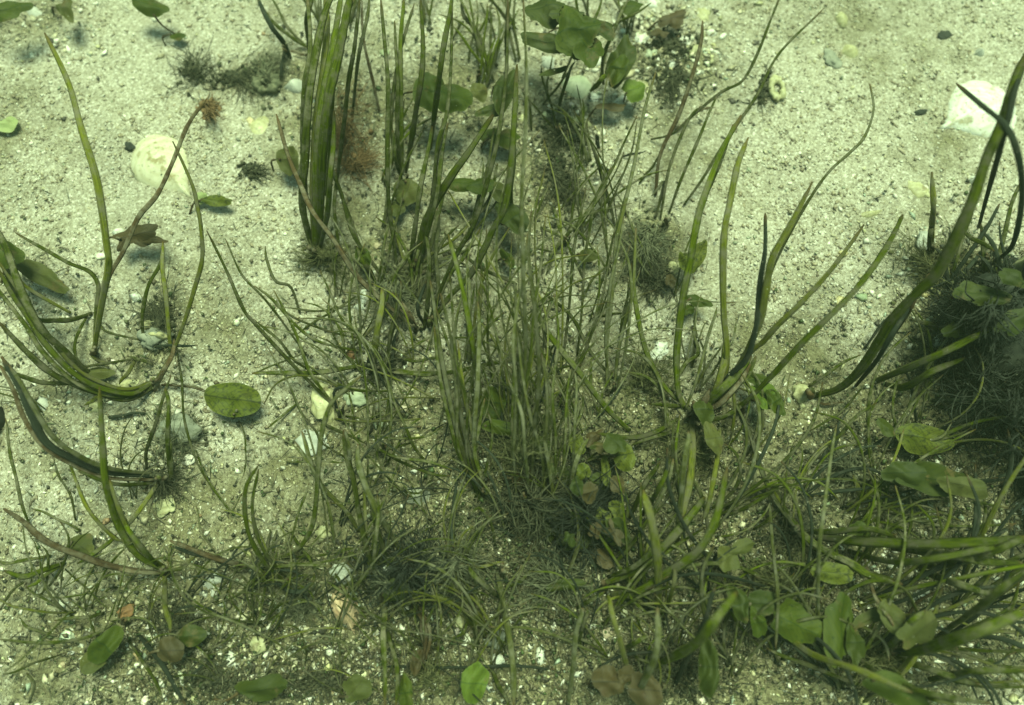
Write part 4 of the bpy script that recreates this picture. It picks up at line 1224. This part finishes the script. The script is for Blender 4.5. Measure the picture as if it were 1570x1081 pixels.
# ------------------------------------------------------------------ smaller tufts of thin grass between the traced plants
# u0, v0, u1, v1, how many, lean (degrees, 90 = up the photograph), spread, length lo-hi, width lo-hi, palette
ZONES = [
 (560, 240, 760, 480, 7, 84, 28, 60, 190, 4, 7, 'ddoyg'),
 (780, 300, 960, 600, 8, 82, 26, 90, 240, 3, 5, 'yddd'),
 (760, 600, 900, 780, 8, 92, 26, 110, 260, 3, 6, 'yddo'),
 (560, 0, 800, 200, 9, 88, 24, 60, 150, 3.5, 6, 'ddyg'),
 (470, 420, 680, 640, 9, 120, 60, 50, 150, 3, 5, 'ddyo'),
 (480, 640, 700, 860, 13, 100, 50, 60, 190, 2.5, 5, 'ddyk'),
 (400, 900, 660, 1075, 30, 80, 75, 70, 190, 2.5, 5.5, 'ddkyo'),
 (280, 900, 420, 1075, 13, 80, 65, 50, 120, 3, 5, 'ddk'),
 (640, 900, 860, 1075, 15, 95, 50, 60, 150, 3.5, 7, 'dyyo'),
 (860, 860, 1100, 1078, 22, 85, 60, 60, 180, 3, 8, 'dygok'),
 (1080, 780, 1300, 1078, 30, 60, 65, 70, 220, 4, 10, 'dgoyk'),
 (1250, 640, 1500, 860, 9, 40, 50, 60, 170, 4, 7, 'dky'),
 (1180, 640, 1440, 900, 12, 55, 60, 70, 200, 4, 9, 'dogyk'),
 (1280, 880, 1560, 1078, 20, 22, 40, 120, 280, 5, 13, 'dgok'),
 (960, 380, 1080, 620, 6, 80, 30, 60, 140, 3, 5, 'yd'),
 (820, 0, 980, 260, 7, 75, 30, 60, 140, 3.5, 6, 'dgy'),
 (40, 620, 240, 860, 3, 120, 50, 40, 110, 3, 4, 'dy'),
 (0, 880, 240, 1075, 10, 70, 70, 50, 130, 3, 6, 'dyo'),
 (960, 650, 1180, 860, 8, 70, 35, 60, 150, 4, 8, 'ogdy'),
 (1380, 430, 1560, 660, 6, 40, 40, 70, 170, 5, 9, 'dk'),
 (430, 20, 560, 180, 2, 85, 20, 60, 110, 4, 6, 'dy'),
 (690, 560, 930, 820, 11, 90, 26, 220, 430, 2.8, 4.4, 'ydddo'),
 (480, 560, 640, 900, 5, 95, 20, 160, 300, 3.5, 6, 'ydd'),
 (700, 660, 980, 900, 14, 95, 40, 60, 160, 3, 7, 'kdoyd'),
 (670, 540, 780, 760, 3, 98, 14, 90, 230, 5, 8, 'yydo'),
]
CW = {'g': 'bright green', 'o': 'olive', 'd': 'dark green', 'b': 'brown', 'y': 'grey-green', 'k': 'blackish'}
WHO = ['', 'two', 'three', 'four', 'five', 'six', 'seven']
for zi, (u0, v0, u1, v1, cnt, lean, spr, l0, l1, w0, w1, pal) in enumerate(ZONES):
    rnd = random.Random(100+zi)
    for q in range(math.ceil(cnt*(.8 if v0 < 560 or l1 > 250 else .62))):
        bu_, bv = rnd.uniform(u0, u1), rnd.uniform(v0, v1)
        n = rnd.choice((2, 3, 3, 4, 5)); c0 = rnd.choice(pal)
        root = empty('seagrass_tuft', P(bu_, bv))
        low = bv > 640 or spr > 45; curl = 1.3 if low else 1.0; b0 = math.radians(rnd.choice((-1, 1))*rnd.uniform(30, 95)) if low else 0
        a0 = lean+rnd.gauss(0, spr*.6); lmax = 0
        for k in range(n):
            Ln = rnd.uniform(l0, l1)*curl; lmax = max(lmax, Ln)
            a = math.radians(a0+rnd.gauss(0, spr*.35)); bend = b0+math.radians(rnd.gauss(0, 26))
            x, y = bu_+rnd.uniform(-7, 7), bv+rnd.uniform(-5, 5); pts = [(x, y)]
            for s in range(5):
                x += math.cos(a)*Ln/5; y -= math.sin(a)*Ln/5; a += bend/5*(.6+s*.35); pts.append((x, y))
            add_blade(root, c0 if rnd.random() < .6 else rnd.choice(pal), rnd.uniform(w0, w1)*(.70 if low else .85), pts, None, 'leaf', 0, rnd)
        head = f"{'long' if lmax > 140 else 'short' if lmax < 90 else 'slender'} {CW[c0]} tuft of {WHO[n-1]} blades"
        tag(root, unique(head, bu_, bv), 'seagrass', 'thin seagrass tufts')

# ------------------------------------------------------------------ pebbles and shell chips that can be told apart, then fine grit
def colour_mesh(name, V, F, C, origin, smooth=False):
    me = bpy.data.meshes.new(name); V = np.asarray(V, dtype=np.float32)-np.asarray(origin, dtype=np.float32)
    F = np.asarray(F, dtype=np.int32)
    me.vertices.add(len(V)); me.vertices.foreach_set('co', V.ravel())
    me.loops.add(F.size); me.loops.foreach_set('vertex_index', F.ravel())
    me.polygons.add(len(F)); me.polygons.foreach_set('loop_start', np.arange(0, F.size, F.shape[1], dtype=np.int32))
    me.update(calc_edges=True)
    a = me.color_attributes.new('Col', 'FLOAT_COLOR', 'POINT'); a.data.foreach_set('color', np.asarray(C, dtype=np.float32).ravel())
    me.materials.append(M_GRIT)
    o = bpy.data.objects.new(name, me); o.location = origin; return link(o)
PCOL = [('white', (.80, .79, .68)), ('cream', (.66, .62, .44)), ('pale yellow', (.56, .53, .29)), ('sandy', (.40, .35, .24)),
        ('grey', (.27, .27, .22)), ('dark', (.055, .055, .045)), ('greenish', (.32, .37, .25)), ('tan', (.34, .24, .14))]
PW_ = [.26, .24, .13, .16, .09, .025, .06, .035]
rnd = random.Random(55)
DENSE = [(1030, 80, 90, 60, .12), (300, 980, 200, 90, .13), (520, 980, 150, 90, .13), (1440, 450, 120, 130, .12), (1250, 930, 250, 140, .16),
         (760, 960, 150, 100, .08), (870, 200, 60, 60, .05), (600, 600, 200, 160, .06)]
for i in range(296):
    s = rnd.random(); acc = 0; u, v = rnd.uniform(0, 1570), rnd.uniform(0, 1081)
    for (cu, cv, su, sv, pr) in DENSE:
        acc += pr
        if s < acc: u, v = rnd.gauss(cu, su*.6), rnd.gauss(cv, sv*.6); break
    u, v = min(1562, max(6, u)), min(1074, max(6, v))
    cn, cc = rnd.choices(PCOL, PW_)[0]
    sz = min(10, 3.0+rnd.expovariate(1/2.0)); asp = rnd.uniform(.4, 1)
    V, F = rock(u, v, sz, sz*asp, rnd.random()*180, .0022*rnd.uniform(.5, 1.4), rnd, (8, 5), .5)
    org = P(u, v, 0)
    o = colour_mesh('shell_chip' if cn in ('white', 'cream', 'pale yellow') else 'pebble', V, F, [(*[x*rnd.uniform(.93, 1.07) for x in cc], 1)]*len(V), org)
    what = 'shell chip' if cn in ('white', 'cream', 'pale yellow') else 'pebble'
    lab = unique(f"{'tiny' if sz < 4 else 'small' if sz < 6.5 else 'larger'} {'slim ' if asp < .6 else ''}{cn} {what}", u, v)
    tag(o, lab, what, 'chips and pebbles strewn on the sand')
def grit(n, lo, hi, pal, wts, seed, zones=None, name='shell_grit', label='', spread=None):
    r = np.random.default_rng(seed)
    y0, y1 = P(785, 1081).y-.05, P(785, 0).y+.07
    Y = r.uniform(y0, y1, n); half = .33+(Y-y0)/(y1-y0)*.13
    X = r.uniform(-1, 1, n)*half
    keep = np.array([noise.noise(Vector((x*14, y*14, 5.0)))+.6*noise.noise(Vector((x*45, y*45, 9.0))) for x, y in zip(X, Y)]) > r.uniform(-.75, .35, n)
    if not zones:
        X, Y = X[keep], Y[keep]; n = len(X)
    if zones:
        W = np.array([z[4] for z in zones]); idx = r.choice(len(zones), n, p=W/W.sum()); q = [P(zones[i][0]+r.normal(0, zones[i][2]*.7), zones[i][1]+r.normal(0, zones[i][3]*.7)) for i in idx]
        X = np.array([a.x for a in q]); Y = np.array([a.y for a in q])
    Z = np.array([ghe(x, y) for x, y in zip(X, Y)])
    S = lo*(hi/lo)**(r.random(n)**2.2)
    base = np.array([(1, 0, 0), (0, 1, 0), (-1, 0, 0), (0, -1, 0), (0, 0, 1), (0, 0, -1)], float)
    V = base[None]*r.uniform(.55, 1.25, (n, 6, 1))+r.normal(0, .18, (n, 6, 3))
    V[:, :, 1] *= r.uniform(.3, .9, (n, 1)); V[:, :, 2] *= r.uniform(.25, .6, (n, 1))
    a = r.uniform(0, 2*np.pi, n); b = r.normal(0, .35, n)
    x, z = V[:, :, 0]*np.cos(b)[:, None]-V[:, :, 2]*np.sin(b)[:, None], V[:, :, 0]*np.sin(b)[:, None]+V[:, :, 2]*np.cos(b)[:, None]
    y = V[:, :, 1]
    V = np.stack([x*np.cos(a)[:, None]-y*np.sin(a)[:, None], x*np.sin(a)[:, None]+y*np.cos(a)[:, None], z], 2)*S[:, None, None]
    V += np.stack([X, Y, Z+S*.12], 1)[:, None, :]
    f = np.array([(0, 1, 4), (1, 2, 4), (2, 3, 4), (3, 0, 4), (1, 0, 5), (2, 1, 5), (3, 2, 5), (0, 3, 5)])
    F = (np.arange(n)*6)[:, None, None]+f[None]
    pal = np.array(pal); c = pal[r.choice(len(pal), n, p=np.array(wts)/sum(wts))]*r.uniform(.75, 1.2, (n, 1))
    C = np.concatenate([np.repeat(c, 6, 0), np.ones((n*6, 1))], 1)
    o = colour_mesh(name, V.reshape(-1, 3), F.reshape(-1, 3), C, (0, 0, 0))
    tag(o, label, 'sand grains', None, 'stuff')
grit(165000, .00045, .0021, [(.74, .72, .62), (.46, .42, .30), (.32, .275, .185), (.18, .15, .10), (.06, .055, .04), (.46, .44, .28), (.30, .33, .24)],
     [.17, .32, .31, .09, .012, .06, .04], 3, label='coarse pale shell grit and sand grains covering the bed')

def litter(n, fibre, seed, label, name):
    r = np.random.default_rng(seed); pts = []
    W = np.array([k*ru*rv for (_, _, ru, rv, k) in SILT_SHADE]); W = W/W.sum()
    idx = r.choice(len(SILT_SHADE), n, p=W)
    for i in idx:
        u, v, ru, rv, k = SILT_SHADE[i]
        pts.append(P(u+r.normal(0, ru*.6), v+r.normal(0, rv*.6), r.exponential(.0012)))
    C0 = np.array([tuple(q) for q in pts])
    base = np.array([(1, 0, 0), (0, 1, 0), (-1, 0, 0), (0, -1, 0), (0, 0, 1), (0, 0, -1)], float)
    V = base[None]*r.uniform(.6, 1.3, (n, 6, 1))+r.normal(0, .15, (n, 6, 3))*(0 if fibre else 1)
    if fibre:
        S = np.stack([r.uniform(.0015, .007, n), r.uniform(.00015, .0004, n), r.uniform(.00015, .0004, n)], 1)
        V[:, 4:, 0] += r.normal(0, .3, (n, 2))
    else:
        s = .0004*(5**(r.random(n)**1.6)); S = np.stack([s, s*r.uniform(.4, 1, n), s*r.uniform(.25, .7, n)], 1)
    V = V*S[:, None, :]
    a = r.uniform(0, 2*np.pi, n); b = r.normal(0, .25, n)
    x, z = V[:, :, 0]*np.cos(b)[:, None]-V[:, :, 2]*np.sin(b)[:, None], V[:, :, 0]*np.sin(b)[:, None]+V[:, :, 2]*np.cos(b)[:, None]
    y = V[:, :, 1]
    V = np.stack([x*np.cos(a)[:, None]-y*np.sin(a)[:, None], x*np.sin(a)[:, None]+y*np.cos(a)[:, None], z], 2)+C0[:, None, :]+np.array([0, 0, .0008])
    f = np.array([(0, 1, 4), (1, 2, 4), (2, 3, 4), (3, 0, 4), (1, 0, 5), (2, 1, 5), (3, 2, 5), (0, 3, 5)])
    F = (np.arange(n)*6)[:, None, None]+f[None]
    pal = np.array([(.05, .05, .03), (.09, .075, .04), (.11, .12, .06), (.16, .14, .09), (.05, .08, .02), (.24, .22, .15)])
    c = pal[r.choice(len(pal), n, p=[.24, .2, .2, .16, .12, .08])]*r.uniform(.7, 1.2, (n, 1))
    C = np.concatenate([np.repeat(c, 6, 0), np.ones((n*6, 1))], 1)
    tag(colour_mesh(name, V.reshape(-1, 3), F.reshape(-1, 3), C, (0, 0, 0)), label, 'plant litter', None, 'stuff')
def specks():
    r = np.random.default_rng(4); V, F = [], []
    rr = random.Random(4)
    for _ in range(240):
        c = P(rr.uniform(20, 1550), rr.uniform(20, 1060), rr.uniform(.006, .12)); s = rr.uniform(.00012, .00034); o = len(V)
        for d in ((1, 0, 0), (0, 1, 0), (-1, 0, 0), (0, -1, 0), (0, 0, 1), (0, 0, -1)): V.append(c+Vector(d)*s*rr.uniform(.5, 1.4))
        F += [(a+o, b+o, c_+o) for a, b, c_ in ((0, 1, 4), (1, 2, 4), (2, 3, 4), (3, 0, 4), (1, 0, 5), (2, 1, 5), (3, 2, 5), (0, 3, 5))]
    tag(colour_mesh('suspended_silt', [tuple(v) for v in V], F, [(.55, .55, .42, 1)]*len(V), (0, 0, 0)), 'pale specks drifting in the water', 'silt specks', None, 'stuff')
specks()
litter(26000, False, 11, 'brown and dark plant crumbs gathered where the weed is dense', 'plant_litter')
litter(11000, True, 12, 'short dead plant fibres strewn among the weed', 'fibre_litter')

grit(5500, .0009, .0040, [(.80, .79, .70), (.62, .58, .42), (.42, .38, .26), (.52, .50, .30), (.10, .09, .07), (.34, .40, .32)], [.3, .25, .2, .1, .08, .07], 9,
     zones=[(300, 990, 260, 90, .2), (560, 990, 180, 90, .15), (1440, 430, 110, 110, .12), (1350, 900, 260, 170, .35), (1030, 80, 80, 60, .2), (760, 960, 150, 110, .1), (880, 200, 70, 60, .06),
            (150, 650, 150, 120, .05), (90, 60, 90, 60, .05), (620, 600, 200, 180, .05)], name='shell_rubble', label='pale broken shell rubble lying in drifts between the weed')

# ------------------------------------------------------------------ the murk of the water: one closed box of even haze
m = bpy.data.materials.new('haze'); m.use_nodes = True; t = m.node_tree; t.nodes.clear()
o_ = N(t, 'ShaderNodeOutputMaterial'); vol = N(t, 'ShaderNodeVolumePrincipled')
vol.inputs['Color'].default_value = (.62, .80, .52, 1); vol.inputs['Density'].default_value = .11; vol.inputs['Anisotropy'].default_value = .2
t.links.new(vol.outputs[0], o_.inputs['Volume'])
R_ = 31.5; Z0, Z1 = -1.2, CAM_H+.03
V = [(x, y, z) for z in (Z0, Z1) for y in (-R_, R_) for x in (-R_, R_)]
hz = mesh('haze', V, [(0, 2, 3, 1), (4, 5, 7, 6), (0, 1, 5, 4), (2, 6, 7, 3), (0, 4, 6, 2), (1, 3, 7, 5)], m, smooth=False)
tag(hz, 'greenish haze of the murky shallow water', 'water haze', None, 'stuff')
